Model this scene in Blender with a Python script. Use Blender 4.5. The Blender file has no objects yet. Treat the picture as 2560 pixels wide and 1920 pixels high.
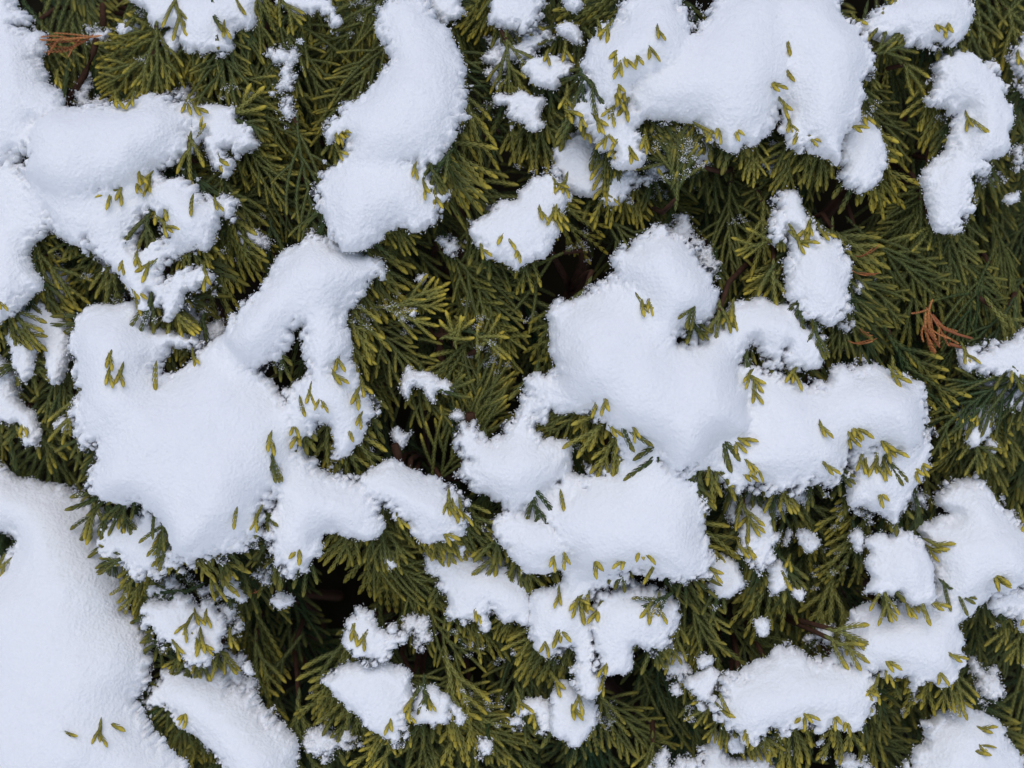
import bpy, math, random
import numpy as np
from mathutils import Vector, Matrix

rng = np.random.default_rng(7)
random.seed(7)
scene = bpy.context.scene
col = scene.collection

# ------------------------------------------------------------------ frame of the shrub face
ELEV = math.radians(40)                       # the face of the round shrub looks up at 40 degrees
N = np.array((0, -math.cos(ELEV), math.sin(ELEV)))
U = np.array((1.0, 0, 0))
V = np.array((0, math.sin(ELEV), math.cos(ELEV)))
C0 = np.array((0, 0, 1.02))                   # middle of the piece of shrub in view
D = 0.55                                      # camera distance
K = 0.34 / 2560                               # metres for one photo pixel on the face
RS = 0.70                                     # radius of the globe-shaped shrub
def world(u, v, w):
    return C0 + U*u + V*v + N*w

# ------------------------------------------------------------------ camera, sky, sun, exposure
cam = bpy.data.cameras.new('camera')
camo = bpy.data.objects.new('camera', cam); col.objects.link(camo)
cam.sensor_width = 36; cam.lens = 36*D/0.34
cam.clip_start = 0.01; cam.clip_end = 500
R3 = Matrix((U, V, N)).transposed()
camo.matrix_world = Matrix.Translation(Vector(world(0, 0, D))) @ R3.to_4x4()
cam.dof.use_dof = True; cam.dof.focus_distance = D - 0.004; cam.dof.aperture_fstop = 11
scene.camera = camo

SUN_EL, SUN_AZ = math.radians(72), math.radians(195)     # hidden behind the cloud, above and behind the camera
world_ = bpy.data.worlds.new('World'); scene.world = world_; world_.use_nodes = True
nt = world_.node_tree
bg = nt.nodes['Background']; sky = nt.nodes.new('ShaderNodeTexSky')
sky.sky_type = 'NISHITA'; sky.sun_disc = False
sky.sun_elevation = SUN_EL; sky.sun_rotation = SUN_AZ
sky.air_density = 1.0; sky.dust_density = 1.6; sky.ozone_density = 1.0
nt.links.new(sky.outputs[0], bg.inputs[0]); bg.inputs[1].default_value = 0.125
sun = bpy.data.lights.new('sun', 'SUN'); suno = bpy.data.objects.new('sun', sun); col.objects.link(suno)
sun.energy = 1.4; sun.angle = math.radians(70); sun.color = (1.0, 0.975, 0.945)
sd = Vector((math.sin(SUN_AZ)*math.cos(SUN_EL), math.cos(SUN_AZ)*math.cos(SUN_EL), math.sin(SUN_EL)))
suno.rotation_euler = sd.to_track_quat('Z', 'Y').to_euler()
suno.location = (0, -1, 4)
vs = scene.view_settings
vs.view_transform = 'Standard'; vs.look = 'None'; vs.gamma = 1; vs.use_curve_mapping = False
vs.exposure = -0.17

# ------------------------------------------------------------------ materials
def newmat(name):
    m = bpy.data.materials.new(name); m.use_nodes = True
    return m, m.node_tree.nodes, m.node_tree.links, m.node_tree.nodes['Principled BSDF']

def mat_snow():
    m, n, l, b = newmat('snow')
    b.inputs['Base Color'].default_value = (0.90, 0.91, 0.93, 1)
    b.inputs['Roughness'].default_value = 0.85
    b.inputs['Specular IOR Level'].default_value = 0.25
    b.inputs['Subsurface Weight'].default_value = 0.0
    b.inputs['Subsurface Radius'].default_value = (1.0, 1.0, 1.1)
    b.inputs['Subsurface Scale'].default_value = 0.0022
    tc = n.new('ShaderNodeTexCoord')
    a = n.new('ShaderNodeTexNoise'); a.inputs['Scale'].default_value = 1300; a.inputs['Detail'].default_value = 3; a.inputs['Roughness'].default_value = 0.7
    c = n.new('ShaderNodeTexVoronoi'); c.inputs['Scale'].default_value = 900
    add = n.new('ShaderNodeMath'); add.operation = 'ADD'
    bu = n.new('ShaderNodeBump'); bu.inputs['Strength'].default_value = 0.5; bu.inputs['Distance'].default_value = 0.0005
    l.new(tc.outputs['Object'], a.inputs['Vector']); l.new(tc.outputs['Object'], c.inputs['Vector'])
    l.new(a.outputs['Fac'], add.inputs[0]); l.new(c.outputs['Distance'], add.inputs[1])
    l.new(add.outputs[0], bu.inputs['Height']); l.new(bu.outputs[0], b.inputs['Normal'])
    return m

def mat_leaf():
    m, n, l, b = newmat('scale_leaf')
    oi = n.new('ShaderNodeObjectInfo'); so = n.new('ShaderNodeSeparateColor'); l.new(oi.outputs['Color'], so.inputs[0])
    at = n.new('ShaderNodeAttribute'); at.attribute_name = 'leaf'; sa = n.new('ShaderNodeSeparateColor'); l.new(at.outputs['Color'], sa.inputs[0])
    def mix(f, a, c):
        x = n.new('ShaderNodeMix'); x.data_type = 'RGBA'
        if isinstance(f, float): x.inputs[0].default_value = f
        else: l.new(f, x.inputs[0])
        for s, i in ((a, 6), (c, 7)):
            if isinstance(s, tuple): x.inputs[i].default_value = (*s, 1)
            else: l.new(s, x.inputs[i])
        return x.outputs[2]
    def mth(op, a, c):
        x = n.new('ShaderNodeMath'); x.operation = op; x.use_clamp = True
        for s, i in ((a, 0), (c, 1)):
            if isinstance(s, (int, float)): x.inputs[i].default_value = s
            else: l.new(s, x.inputs[i])
        return x.outputs[0]
    # hue: deep green inside the shrub, darkened further to paint in the gaps' shade, olive where it has bronzed in the open; a little per branchlet
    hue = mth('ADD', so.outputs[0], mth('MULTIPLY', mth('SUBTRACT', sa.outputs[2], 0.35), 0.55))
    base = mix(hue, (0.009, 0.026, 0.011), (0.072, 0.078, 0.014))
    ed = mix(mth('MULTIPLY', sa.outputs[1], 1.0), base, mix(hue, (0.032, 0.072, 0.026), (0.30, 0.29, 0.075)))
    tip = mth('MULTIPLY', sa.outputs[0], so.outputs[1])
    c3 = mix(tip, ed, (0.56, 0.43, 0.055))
    no = n.new('ShaderNodeTexNoise'); no.inputs['Scale'].default_value = 260; no.inputs['Detail'].default_value = 2
    tc = n.new('ShaderNodeTexCoord'); l.new(tc.outputs['Object'], no.inputs['Vector'])
    hs = n.new('ShaderNodeHueSaturation'); l.new(c3, hs.inputs['Color'])
    mr = n.new('ShaderNodeMapRange'); mr.inputs[1].default_value = 0.3; mr.inputs[2].default_value = 0.7; mr.inputs[3].default_value = 0.75; mr.inputs[4].default_value = 1.2
    l.new(no.outputs['Fac'], mr.inputs[0]); l.new(mr.outputs[0], hs.inputs['Value'])
    l.new(hs.outputs[0], b.inputs['Base Color'])
    b.inputs['Roughness'].default_value = 0.5; b.inputs['Specular IOR Level'].default_value = 0.16
    return m

def mat_dead():
    m, n, l, b = newmat('dead_scale_leaf')
    at = n.new('ShaderNodeAttribute'); at.attribute_name = 'leaf'; sa = n.new('ShaderNodeSeparateColor'); l.new(at.outputs['Color'], sa.inputs[0])
    x = n.new('ShaderNodeMix'); x.data_type = 'RGBA'; l.new(sa.outputs[2], x.inputs[0])
    x.inputs[6].default_value = (0.30, 0.095, 0.032, 1); x.inputs[7].default_value = (0.62, 0.25, 0.08, 1)
    l.new(x.outputs[2], b.inputs['Base Color']); b.inputs['Roughness'].default_value = 0.7
    return m

def mat_bark():
    m, n, l, b = newmat('twig_bark')
    no = n.new('ShaderNodeTexNoise'); no.inputs['Scale'].default_value = 300; no.inputs['Detail'].default_value = 4
    cr = n.new('ShaderNodeValToRGB'); cr.color_ramp.elements[0].color = (0.022, 0.012, 0.008, 1); cr.color_ramp.elements[1].color = (0.095, 0.045, 0.027, 1)
    tc = n.new('ShaderNodeTexCoord'); l.new(tc.outputs['Object'], no.inputs['Vector'])
    l.new(no.outputs['Fac'], cr.inputs[0]); l.new(cr.outputs[0], b.inputs['Base Color']); b.inputs['Roughness'].default_value = 0.8; b.inputs['Specular IOR Level'].default_value = 0.1
    bu = n.new('ShaderNodeBump'); bu.inputs['Distance'].default_value = 0.0008; l.new(no.outputs['Fac'], bu.inputs['Height']); l.new(bu.outputs[0], b.inputs['Normal'])
    return m

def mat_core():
    m, n, l, b = newmat('light_blocking_core')
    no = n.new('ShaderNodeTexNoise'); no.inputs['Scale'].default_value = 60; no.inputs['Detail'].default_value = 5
    cr = n.new('ShaderNodeValToRGB'); cr.color_ramp.elements[0].color = (0.006, 0.005, 0.004, 1); cr.color_ramp.elements[1].color = (0.020, 0.017, 0.010, 1)  # near-black tone puts the hollow's shade into the colour
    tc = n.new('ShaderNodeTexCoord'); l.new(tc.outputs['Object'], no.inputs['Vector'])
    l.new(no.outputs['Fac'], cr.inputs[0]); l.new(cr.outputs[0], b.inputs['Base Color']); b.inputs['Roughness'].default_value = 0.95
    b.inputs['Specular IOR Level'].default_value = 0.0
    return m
M_SNOW, M_LEAF, M_DEAD, M_BARK, M_CORE = mat_snow(), mat_leaf(), mat_dead(), mat_bark(), mat_core()

# ------------------------------------------------------------------ helpers
def mesh_np(name, verts, tris, mat, smooth=True, leaf=None):
    me = bpy.data.meshes.new(name)
    verts = np.asarray(verts, np.float32); tris = np.asarray(tris, np.int32)
    me.vertices.add(len(verts)); me.vertices.foreach_set('co', verts.ravel())
    me.loops.add(len(tris)*3); me.loops.foreach_set('vertex_index', tris.ravel())
    me.polygons.add(len(tris))
    me.polygons.foreach_set('loop_start', np.arange(0, len(tris)*3, 3, dtype=np.int32))
    me.polygons.foreach_set('loop_total', np.full(len(tris), 3, np.int32))
    me.polygons.foreach_set('use_smooth', np.full(len(tris), smooth, bool))
    me.update(calc_edges=True)
    if leaf is not None:
        a = me.attributes.new('leaf', 'FLOAT_COLOR', 'POINT'); a.data.foreach_set('color', np.asarray(leaf, np.float32).ravel())
    me.materials.append(mat)
    return me

def link(name, me, parent=None, **props):
    o = bpy.data.objects.new(name, me); col.objects.link(o)
    if parent: o.parent = parent
    for k_, v_ in props.items(): o[k_] = v_
    return o

_tab = np.random.default_rng(3).random((256, 256))
def noise2(x, y, seed=0):
    x = x + seed*17.31; y = y + seed*9.77
    xi = np.floor(x).astype(int); yi = np.floor(y).astype(int); fx = x-xi; fy = y-yi
    fx = fx*fx*(3-2*fx); fy = fy*fy*(3-2*fy)
    g = lambda a, b_: _tab[a & 255, b_ & 255]
    return ((g(xi, yi)*(1-fx)+g(xi+1, yi)*fx)*(1-fy) + (g(xi, yi+1)*(1-fx)+g(xi+1, yi+1)*fx)*fy)*2-1

def surf(u, v):                                # the shrub's rounded face
    return -(u*u+v*v)/(2*RS)*0.75

# ------------------------------------------------------------------ setting: snowy ground under the shrub
def ground():
    n = 60; ax = np.sinh(np.linspace(-1, 1, n)*5)/np.sinh(5)*220
    X, Y = np.meshgrid(ax, ax)
    Z = 0.03*noise2(X*0.8, Y*0.8, 4) + 0.01*noise2(X*3, Y*3, 5)
    vv = np.stack([X.ravel(), Y.ravel(), Z.ravel()], 1)
    i = np.arange(n*n).reshape(n, n); a, b_, c, d = i[:-1, :-1].ravel(), i[:-1, 1:].ravel(), i[1:, 1:].ravel(), i[1:, :-1].ravel()
    link('ground', mesh_np('ground', vv, np.concatenate([np.stack([a, b_, c], 1), np.stack([a, c, d], 1)]), M_SNOW), kind='structure')
ground()

# ------------------------------------------------------------------ the shrub: empty at its foot, trunk, light-blocking core shell
CEN = C0 - N*RS
shrub = bpy.data.objects.new('arborvitae_shrub', None); col.objects.link(shrub)
shrub.location = (CEN[0], CEN[1], 0.0)
shrub['label'] = 'globe-shaped arborvitae shrub with olive green scaly sprays under clumps of snow'
shrub['category'] = 'shrub'
SB = np.array((CEN[0], CEN[1], 0.0))

def tube(pts, rad, sides=7):
    pts = np.asarray(pts, float); rad = np.asarray(rad, float); vv = []; tt = []
    for i, p in enumerate(pts):
        d = pts[min(i+1, len(pts)-1)]-pts[max(i-1, 0)]; d /= np.linalg.norm(d)+1e-9
        a = np.cross(d, (0.3, 0.5, 0.8)); a /= np.linalg.norm(a)+1e-9; b_ = np.cross(d, a)
        for s in range(sides):
            t = 2*math.pi*s/sides; vv.append(p+(a*math.cos(t)+b_*math.sin(t))*rad[i])
    for i in range(len(pts)-1):
        for s in range(sides):
            a0 = i*sides+s; a1 = i*sides+(s+1) % sides
            tt += [(a0, a1, a1+sides), (a0, a1+sides, a0+sides)]
    vv.append(pts[-1]); vv.append(pts[0]); e = (len(pts)-1)*sides
    for s in range(sides):
        tt += [(e+s, e+(s+1) % sides, len(vv)-2), ((s+1) % sides, s, len(vv)-1)]
    return np.array(vv), np.array(tt)

tz = np.linspace(-0.06, 0.9, 12)
tv, tt_ = tube(np.stack([0.02*np.sin(tz*4), 0.015*np.cos(tz*5), tz], 1), np.linspace(0.055, 0.02, 12), 12)
link('trunk', mesh_np('trunk', tv, tt_, M_BARK), shrub)

def core():  # closed shell added to block light, standing in for the deep twigs
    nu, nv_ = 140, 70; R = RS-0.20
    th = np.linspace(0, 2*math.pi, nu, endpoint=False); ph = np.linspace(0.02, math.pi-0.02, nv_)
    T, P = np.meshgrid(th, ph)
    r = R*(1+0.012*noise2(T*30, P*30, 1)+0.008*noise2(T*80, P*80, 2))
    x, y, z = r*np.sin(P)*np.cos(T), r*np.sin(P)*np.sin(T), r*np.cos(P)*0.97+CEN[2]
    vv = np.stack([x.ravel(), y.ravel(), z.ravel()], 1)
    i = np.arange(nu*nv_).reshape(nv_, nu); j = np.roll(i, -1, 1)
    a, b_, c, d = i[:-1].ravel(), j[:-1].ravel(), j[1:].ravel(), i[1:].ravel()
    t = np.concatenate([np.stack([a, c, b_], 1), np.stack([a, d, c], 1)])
    link('light_blocking_core', mesh_np('light_blocking_core', vv, t, M_CORE), shrub, kind='stuff')
core()

# ------------------------------------------------------------------ spray meshes: flat fans of scale-leaved branchlets
class Fan:
    def __init__(s, seed): s.r = random.Random(seed); s.v = []; s.t = []; s.c = []; s.len = 0
    def branch(s, p, ang, L, w, bend, tipf, z0, zk, lod):
        """one branchlet: p start (x,y), heading, length; scale leaves node by node"""
        r = s.r; step = 0.0018*(1 if lod else 1.9); n = max(3, int(L/step)); rnd = r.random()
        pts = []; x, y = p; a = ang
        for i in range(n+1):
            pts.append((x, y, a)); a += bend/n + r.uniform(-.03, .03); x += math.sin(a)*step; y += math.cos(a)*step
        for i, (x, y, a) in enumerate(pts):
            t = i/n; dist = (n-i)*step
            ww = w*(0.82+0.18*min(1, t*3))*(1.0 if i < n-1 else (0.95 if i == n-1 else 0.80))
            f = lambda X, Y: z0 + zk*(X*X*5+Y*Y*7) + 0.0009*math.sin(X*180+rnd*6)*t
            z = f(x, y); d = np.array((math.sin(a), math.cos(a), 0)); e = 1e-3
            d[2] = (f(x+d[0]*e, y+d[1]*e)-z)/e; d /= np.linalg.norm(d)
            sd_ = np.array((math.cos(a), -math.sin(a), 0)); nn = np.cross(sd_, d); nn /= np.linalg.norm(nn)
            s.node(np.array((x, y, z)), d, sd_, nn, step, ww, math.exp(-dist/0.0026)*tipf*.85, rnd, lod, i == n, i == n-1)
        s.len = max(s.len, max(q[1] for q in pts))
        return pts
    def node(s, p, d, sd_, nn, st, w, tip, rnd, lod, last=False, pre=False):
        def put(vs_, ts, ed):
            o = len(s.v); s.v += vs_; s.t += [(a+o, b_+o, c+o) for a, b_, c in ts]; s.c += [(tip, e, rnd, 1) for e in ed]
        B, L, R_, T, A = p-d*st*.95+nn*w*.10, p+sd_*w*.33+nn*w*.11, p-sd_*w*.33+nn*w*.11, p+d*st*.72+nn*w*.30, p-d*st*.10+nn*w*.34
        put([B, L, R_, T, A], [(0, 2, 4), (2, 3, 4), (3, 1, 4), (1, 0, 4)], [0.2, .9, .9, 1, 0])
        if lod:
            B, L, R_, T, A = p-d*st*.95-nn*w*.10, p+sd_*w*.33-nn*w*.11, p-sd_*w*.33-nn*w*.11, p+d*st*.72-nn*w*.30, p-d*st*.10-nn*w*.34
            put([B, L, R_, T, A], [(2, 0, 4), (3, 2, 4), (1, 3, 4), (0, 1, 4)], [0.2, .9, .9, 1, 0])
        if last:                                            # rounded bud that closes the branchlet
            R0 = [p-d*st*.6+sd_*w*.46*a_+nn*w*.20*b_ for a_, b_ in ((1, 0), (.5, 1), (-.5, 1), (-1, 0), (-.5, -1), (.5, -1))]
            R1 = [p+d*st*.45+sd_*w*.36*a_+nn*w*.17*b_ for a_, b_ in ((1, 0), (.5, 1), (-.5, 1), (-1, 0), (-.5, -1), (.5, -1))]
            tr = []
            for j_ in range(6):
                k_ = (j_+1) % 6; tr += [(j_, k_, 6+k_), (j_, 6+k_, 6+j_), (6+j_, 6+k_, 12)]
            put(R0+R1+[p+d*st*.85], tr, [.1]*6+[.3]*6+[.6]); return
        q = p+d*st*.5; tx_, ox_ = (.30, .50) if pre else (.47, .50)
        for sg in (1, -1):
            sv = sd_*sg
            b_, o, t, f, k = q-d*st*1.0+sv*w*.22, q+d*st*.15+sv*w*ox_, q+d*st*(1.0 if pre else .85)+sv*w*tx_, q+sv*w*.30+nn*w*.20, q+sv*w*.30-nn*w*.20
            tr = [(0, 1, 3), (1, 2, 3), (2, 0, 3), (1, 0, 4), (2, 1, 4), (0, 2, 4)]
            if not lod: tr = tr[:3]
            put([b_, o, t, f, k], tr if sg > 0 else [(c, bb, a) for a, bb, c in tr], [.2, .6, 1, .1, .1])
    def mesh(s, name, mat):
        return mesh_np(name, np.array(s.v), s.t, mat, True, s.c)

def make_fan(kind, seed, lod=True):
    F = Fan(seed); r = F.r; w = (.00180 if kind == 'long' else .0020)*r.uniform(.92, 1.08)*(1 if lod else 1.1)
    if kind == 'long':      # spray of long plain fingers, as deep in the gaps
        L = r.uniform(.050, .064); zk = -r.uniform(0.3, 1.1); ax = F.branch((0, 0), 0, L, w, r.uniform(-.35, .35), 1, 0, zk, lod)
        n = len(ax); sg = r.choice((-1, 1)); i = int(n*.16)
        while i < n*.86:
            x, y, a = ax[i]; t = i/n
            l = L*(0.50*(1-t)+0.16)*r.uniform(.8, 1.2)
            b = F.branch((x, y), a+sg*r.uniform(.40, .62), l, w*.96, -sg*r.uniform(.2, .5), 1, r.uniform(-.0006, .0006), zk, lod)
            if l > .013 and r.random() < .9:
                for q in (.32, .58)[:r.choice((1, 2, 2))]:
                    x2, y2, a2 = b[int(len(b)*q)]
                    F.branch((x2, y2), a2+sg*r.uniform(.5, .75), l*(.62-.4*q)*r.uniform(.8, 1.2), w*.92, -sg*.2, 1, r.uniform(-.0006, .0006), zk, lod)
            sg = -sg; i += max(1, int(r.uniform(.0038, .0058)/(0.0018*(1 if lod else 1.9))))
    elif kind == 'fan':     # crowded short fingers, as along the lower edge of a snow clump
        L = r.uniform(.028, .036); zk = -r.uniform(1.0, 4.0); ax = F.branch((0, 0), 0, L, w, r.uniform(-.3, .3), 1, 0, zk, lod)
        n = len(ax); sg = r.choice((-1, 1)); i = 2
        while i < n-3:
            x, y, a = ax[i]; t = i/n
            l = L*(0.62*(1-t)+0.16)*r.uniform(.8, 1.2)
            b = F.branch((x, y), a+sg*r.uniform(.42, .66), l, w*.98, -sg*r.uniform(.3, .6), 1, r.uniform(-.0008, .0008), zk, lod)
            if l > .010:
                for q in (.3, .58)[:(2 if l > .014 else 1)]:
                    x2, y2, a2 = b[int(len(b)*q)]
                    F.branch((x2, y2), a2+sg*r.uniform(.5, .75), l*(.62-.35*q)*r.uniform(.8, 1.2), w*.94, -sg*.2, 1, r.uniform(-.0008, .0008), zk, lod)
                    if r.random() < .5: F.branch((x2, y2), a2-sg*r.uniform(.5, .75), l*(.45-.3*q)*r.uniform(.8, 1.2), w*.94, sg*.2, 1, r.uniform(-.0008, .0008), zk, lod)
            sg = -sg; i += r.choice((2, 2, 3))
    elif kind == 'bud':     # one or two bare tips
        L = r.uniform(.007, .009); ax = F.branch((0, 0), 0, L, w*.95, r.uniform(-.4, .4), 1, 0, -2, lod); sg = r.choice((-1, 1))
        for q in (.45, .6)[:r.choice((0, 1, 2))]:
            x, y, a = ax[int(len(ax)*q)]; F.branch((x, y), a+sg*r.uniform(.5, .9), L*r.uniform(.3, .45), w*.9, -sg*.2, 1, 0, -2, lod); sg = -sg
    else:                   # a sprig of three to six fingers poking out
        L = r.uniform(.014, .020); zk = -r.uniform(1, 4); ax = F.branch((0, 0), 0, L, w, r.uniform(-.4, .4), 1, 0, zk, lod)
        n = len(ax); sg = r.choice((-1, 1))
        for q in (.15, .35, .5, .65)[:r.choice((2, 3, 4))]:
            x, y, a = ax[int(n*q)]
            F.branch((x, y), a+sg*r.uniform(.5, .8), L*(.75*(1-q)+.12)*r.uniform(.8, 1.15), w, -sg*r.uniform(.1, .4), 1, r.uniform(-.0008, .0008), zk, lod); sg = -sg
    return F

KINDS = {'long': 10, 'fan': 10, 'tip': 8, 'bud': 6}
FANS, FLEN, LOW = {}, {}, {}
for k_, n_ in KINDS.items():
    for i in range(n_):
        f = make_fan(k_, hash_ := (ord(k_[0])*100+i)); FANS[k_, i] = f.mesh('spray_'+k_, M_LEAF); FLEN[k_, i] = f.len
for i in range(6):
    f = make_fan('fan', 950+i, False); LOW['fan', i] = (np.array(f.v), np.array(f.t), np.array(f.c))
    f = make_fan('long', 900+i, False); LOW[i] = (np.array(f.v), np.array(f.t), np.array(f.c)); FLEN['low', i] = f.len

# ------------------------------------------------------------------ snow clumps traced from the photograph
# crops of the photograph in which points were read off: name -> origin in photo pixels; F = whole picture
CR = {'A': (0, 0), 'B': (850, 0), 'C': (1700, 0), 'D': (0, 640), 'E': (850, 640), 'F': (1700, 640), 'G': (0, 1280), 'H': (850, 1280), 'I': (1700, 1280)}
S1 = 860/2212; S2 = 2560/2212
def px(text):
    out = []; cur = 'W'
    for tk in text.split():
        if ',' in tk:
            x, y = map(float, tk.split(','))
            out.append((x*S2, y*S2) if cur == 'W' else (CR[cur][0]+x*S1, CR[cur][1]+y*S1))
        else: cur = tk
    return np.array(out)

# (outline, depth in mm, thickness in mm, style, label)   style: s solid, d thin dusting, c crumb
CL = []
def clump(outline, depth, thick, style='s', label=None): CL.append((outline, depth, thick, style, label))
# upper left
clump('A 210,820 330,720 470,690 620,690 800,675 960,620 1090,650 1190,700 1245,730 1250,800 1225,850 1250,900 1220,960 1160,1030 1080,1050 1000,1080 970,1130 900,1190 800,1215 640,1260 520,1300 400,1300 300,1270 180,1180 120,1100 150,1020|@-6 A -60,1080 60,1060 130,1070 250,1200 320,1280 350,1420 330,1470 260,1520 200,1570 190,1646 D 200,0 210,60 270,150 260,200 150,290 90,370 0,400 -60,400|@-4 A 200,1200 330,1250 640,1240 880,1200 1000,1180 1010,1330 950,1400 890,1520 870,1570 890,1620 1000,1600 1100,1560 1170,1560 1190,1646 D 1160,20 1060,40 1030,90 1050,150 1100,200 1160,120 1240,90 1340,110 1380,185 1330,205 1240,200 1190,290 1160,350 1100,390 1040,340 1000,250 960,240 970,330 945,375 905,340 890,290 830,190 740,90 660,0 A 640,1600 590,1540 570,1610 520,1580 420,1520 370,1450 300,1330|A 960,1200 1010,1180 1100,1150 1180,1150 1260,1200 1300,1280 1420,1280 1500,1330 1480,1380 1420,1410 1400,1470 1370,1540 1330,1590 1240,1590 1170,1580 1090,1540 1060,1480 1080,1400 1020,1360 980,1330 950,1260|@-8 A 1215,720 1300,690 1420,690 1520,720 1560,790 1640,880 1630,940 1560,990 1480,950 1440,1000 1500,1050 1440,1110 1380,1060 1340,960 1330,870 1270,850 1215,800|@-7 A -60,-60 70,-60 110,60 200,110 150,150 110,190 230,210 290,240 280,330 250,380 290,450 310,540 370,590 410,650 400,720 300,760 220,800 200,900 190,960 100,985 50,1030 0,1050 -60,1050', 6, 15, 's', 'broad many-lobed snow mass with a long forked tongue below the rusty orange sprig')
clump('A 1430,1480 1520,1420 1600,1460 1700,1520 1760,1570 1720,1610 1640,1590 1560,1600 1500,1570 1440,1560 1410,1520', -9, 4, 'd', 'thin shaded snow scrap beside the many-lobed mass')
clump('A 830,-60 860,0 940,60 960,130 1020,160 1100,160 1170,180 1180,290 1240,320 1380,340 1470,300 1480,200 1560,170 1620,170 1640,60 1640,-60', 0, 8, 's', 'square snow patch with olive sprigs lying across it')
clump('A 1040,260 1080,200 1140,180 1170,260 1150,320 1100,345 1060,310', -2, 6, 'c', 'teardrop of snow beside the square patch')
clump('A 760,180 800,140 880,170 900,210 840,215 790,220', -6, 4, 'c')
clump('A 1810,-60 1860,40 1960,70 2050,50 2080,80 2130,110 2160,180 2170,110 2060,20 2000,-60', 0, 5, 's', 'narrow strip of snow over crowded yellow tips')
clump('A 1740,330 1820,290 1900,330 1880,420 1890,520 1860,600 1890,720 1850,780 1790,710 1820,620 1780,560 1830,450 1760,390', -5, 4, 'd', 'upright streak of snow dust running down over green sprays')
clump('A 1100,590 1200,550 1280,590 1300,690 1180,690 1090,640', -14, 4, 'd')
clump('A 460,650 500,540 570,500 580,620 680,630 800,660 900,640 800,700 550,710', -16, 5, 'd')
clump('A 550,190 600,160 670,190 690,250 620,290 560,260', -16, 4, 'd')
# upper middle
clump('B 260,100 330,20 450,-5 560,20 600,80 640,150 700,210 740,300 770,400 805,490 810,620 790,720 760,860 700,920 650,990 640,1070 560,1070 480,1070 300,1110 100,1100 40,1040 30,990 45,920 0,890 -70,910 -86,860 -30,780 0,750 50,690 120,665 200,600 250,520 290,450 330,400 300,310 260,200|B 60,1020 -40,1080 -136,1190 -146,1280 -106,1400 -56,1500 0,1570 60,1610 160,1590 250,1540 300,1480 400,1460 480,1500 560,1440 630,1380 640,1320 695,1270 650,1240 600,1200 550,1130 480,1040 300,1010 150,1000', 8, 17, 's', 'tall snow column with a smooth rounded top and a bulging foot')
clump('B 585,-60 600,80 680,130 730,145 765,80 770,-60', -6, 6, 's', 'small snow pad beside the top of the tall column')
clump('B 975,-60 965,40 990,140 1080,180 1190,185 1240,150 1275,90 1280,-60', -4, 8, 's', 'snow cap draped over hanging green fingers')
clump('B 1060,320 1130,280 1200,190 1290,180 1340,210 1320,270 1270,320 1180,390 1110,390', -10, 5, 'd', 'dusty snow ridge between hanging green fingers')
clump('B 945,300 1020,270 1060,350 1040,450 1010,540 960,450', -10, 4, 'd')
clump('B 1190,440 1240,380 1330,355 1420,380 1500,420 1490,470 1430,510 1370,560 1290,520 1240,490', -3, 7, 's', 'leaf-shaped snow pat over stubby yellow tips')
clump('B 1010,640 1100,610 1180,590 1250,620 1310,630 1300,700 1280,760 1310,800 1260,850 1220,830 1190,770 1130,760 1090,710', -3, 6, 's', 'crooked snow patch with a drooping point above the dark hollow')
clump('B 1400,180 1450,140 1520,150 1560,230 1540,290 1480,260 1420,230', -4, 5, 'c')
clump('B 1435,-60 1440,40 1500,80 1560,40 1575,-60', -4, 5, 'c')
clump('B 830,1460 900,1430 960,1380 1070,1310 1130,1290 1180,1240 1260,1150 1340,1110 1390,1130 1440,1230 1440,1300 1400,1380 1390,1460 1350,1540 1330,1620 1290,1646 E 1230,10 1190,50 1130,65 1070,20 1000,10 B 950,1620 930,1580 870,1530', 2, 11, 's', 'crescent snow clump rimming the lower side of the dark hollow')
clump('B 640,1550 720,1540 780,1590 740,1640 680,1600', -10, 4, 'd')
# upper right mass
clump('C -330,650 -310,570 -250,490 -100,400 0,270 100,210 200,60 300,-60 620,-60 720,200 710,500 650,640 620,740 600,830 540,880 480,930 400,905 370,970 300,950 240,895 180,870 120,790 0,775 -100,775 -190,765 -280,745|C 540,-60 1000,-60 1010,40 1060,110 1140,170 1180,240 1220,320 1230,400 1210,480 1170,570 1200,620 1150,700 1140,760 1060,830 1030,900 1030,1030 1000,1070 940,1010 880,970 820,930 770,960 700,900 660,820 680,740 660,640 600,400|B 1995,-60 1880,-20 1800,40 1790,130 1700,160 1640,270 1600,310 1565,440 1580,520 1600,600 1650,660 1720,710 1800,700 1860,650 1900,580 2000,560 2100,500 2220,420 2240,100 2160,60 2160,-60|@-4 B 1470,740 1500,700 1600,640 1720,690 1830,710 1900,750 1890,860 1930,930 1945,1000 1920,1050 1860,1070 1790,1060 1770,1000 1700,950 1640,890 1580,820 1520,800', 8, 16, 's', 'biggest three-humped snow mass narrowing to a blunt point')
clump('B 1370,1060 1390,960 1450,900 1520,840 1590,860 1640,930 1720,980 1760,1060 1880,1110 1870,1190 1830,1270 1760,1300 1700,1290 1680,1230 1600,1260 1520,1240 1440,1190 1400,1130', -9, 8, 's', 'shaded grainy snow shelf beneath the three-humped mass')
clump('C -30,870 60,790 180,820 290,910 200,930 180,970 130,1020 50,970', -6, 6, 's', 'small grey snow bulge behind the upright green sprig')
clump('B 1880,1190 1980,1070 2050,1040 2100,920 2190,860 2210,960 2110,1010 2070,1080 2050,1130 2000,1160 1930,1190', -12, 4, 'd')
clump('C 1035,900 1070,800 1130,765 1200,755 1260,820 1300,900 1310,980 1290,1090 1260,1140 1180,1220 1110,1190 1050,1160 1040,1130 1060,1080 1030,1020', 2, 11, 's', 'egg-shaped snow clump tucked against the three-humped mass')
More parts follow.
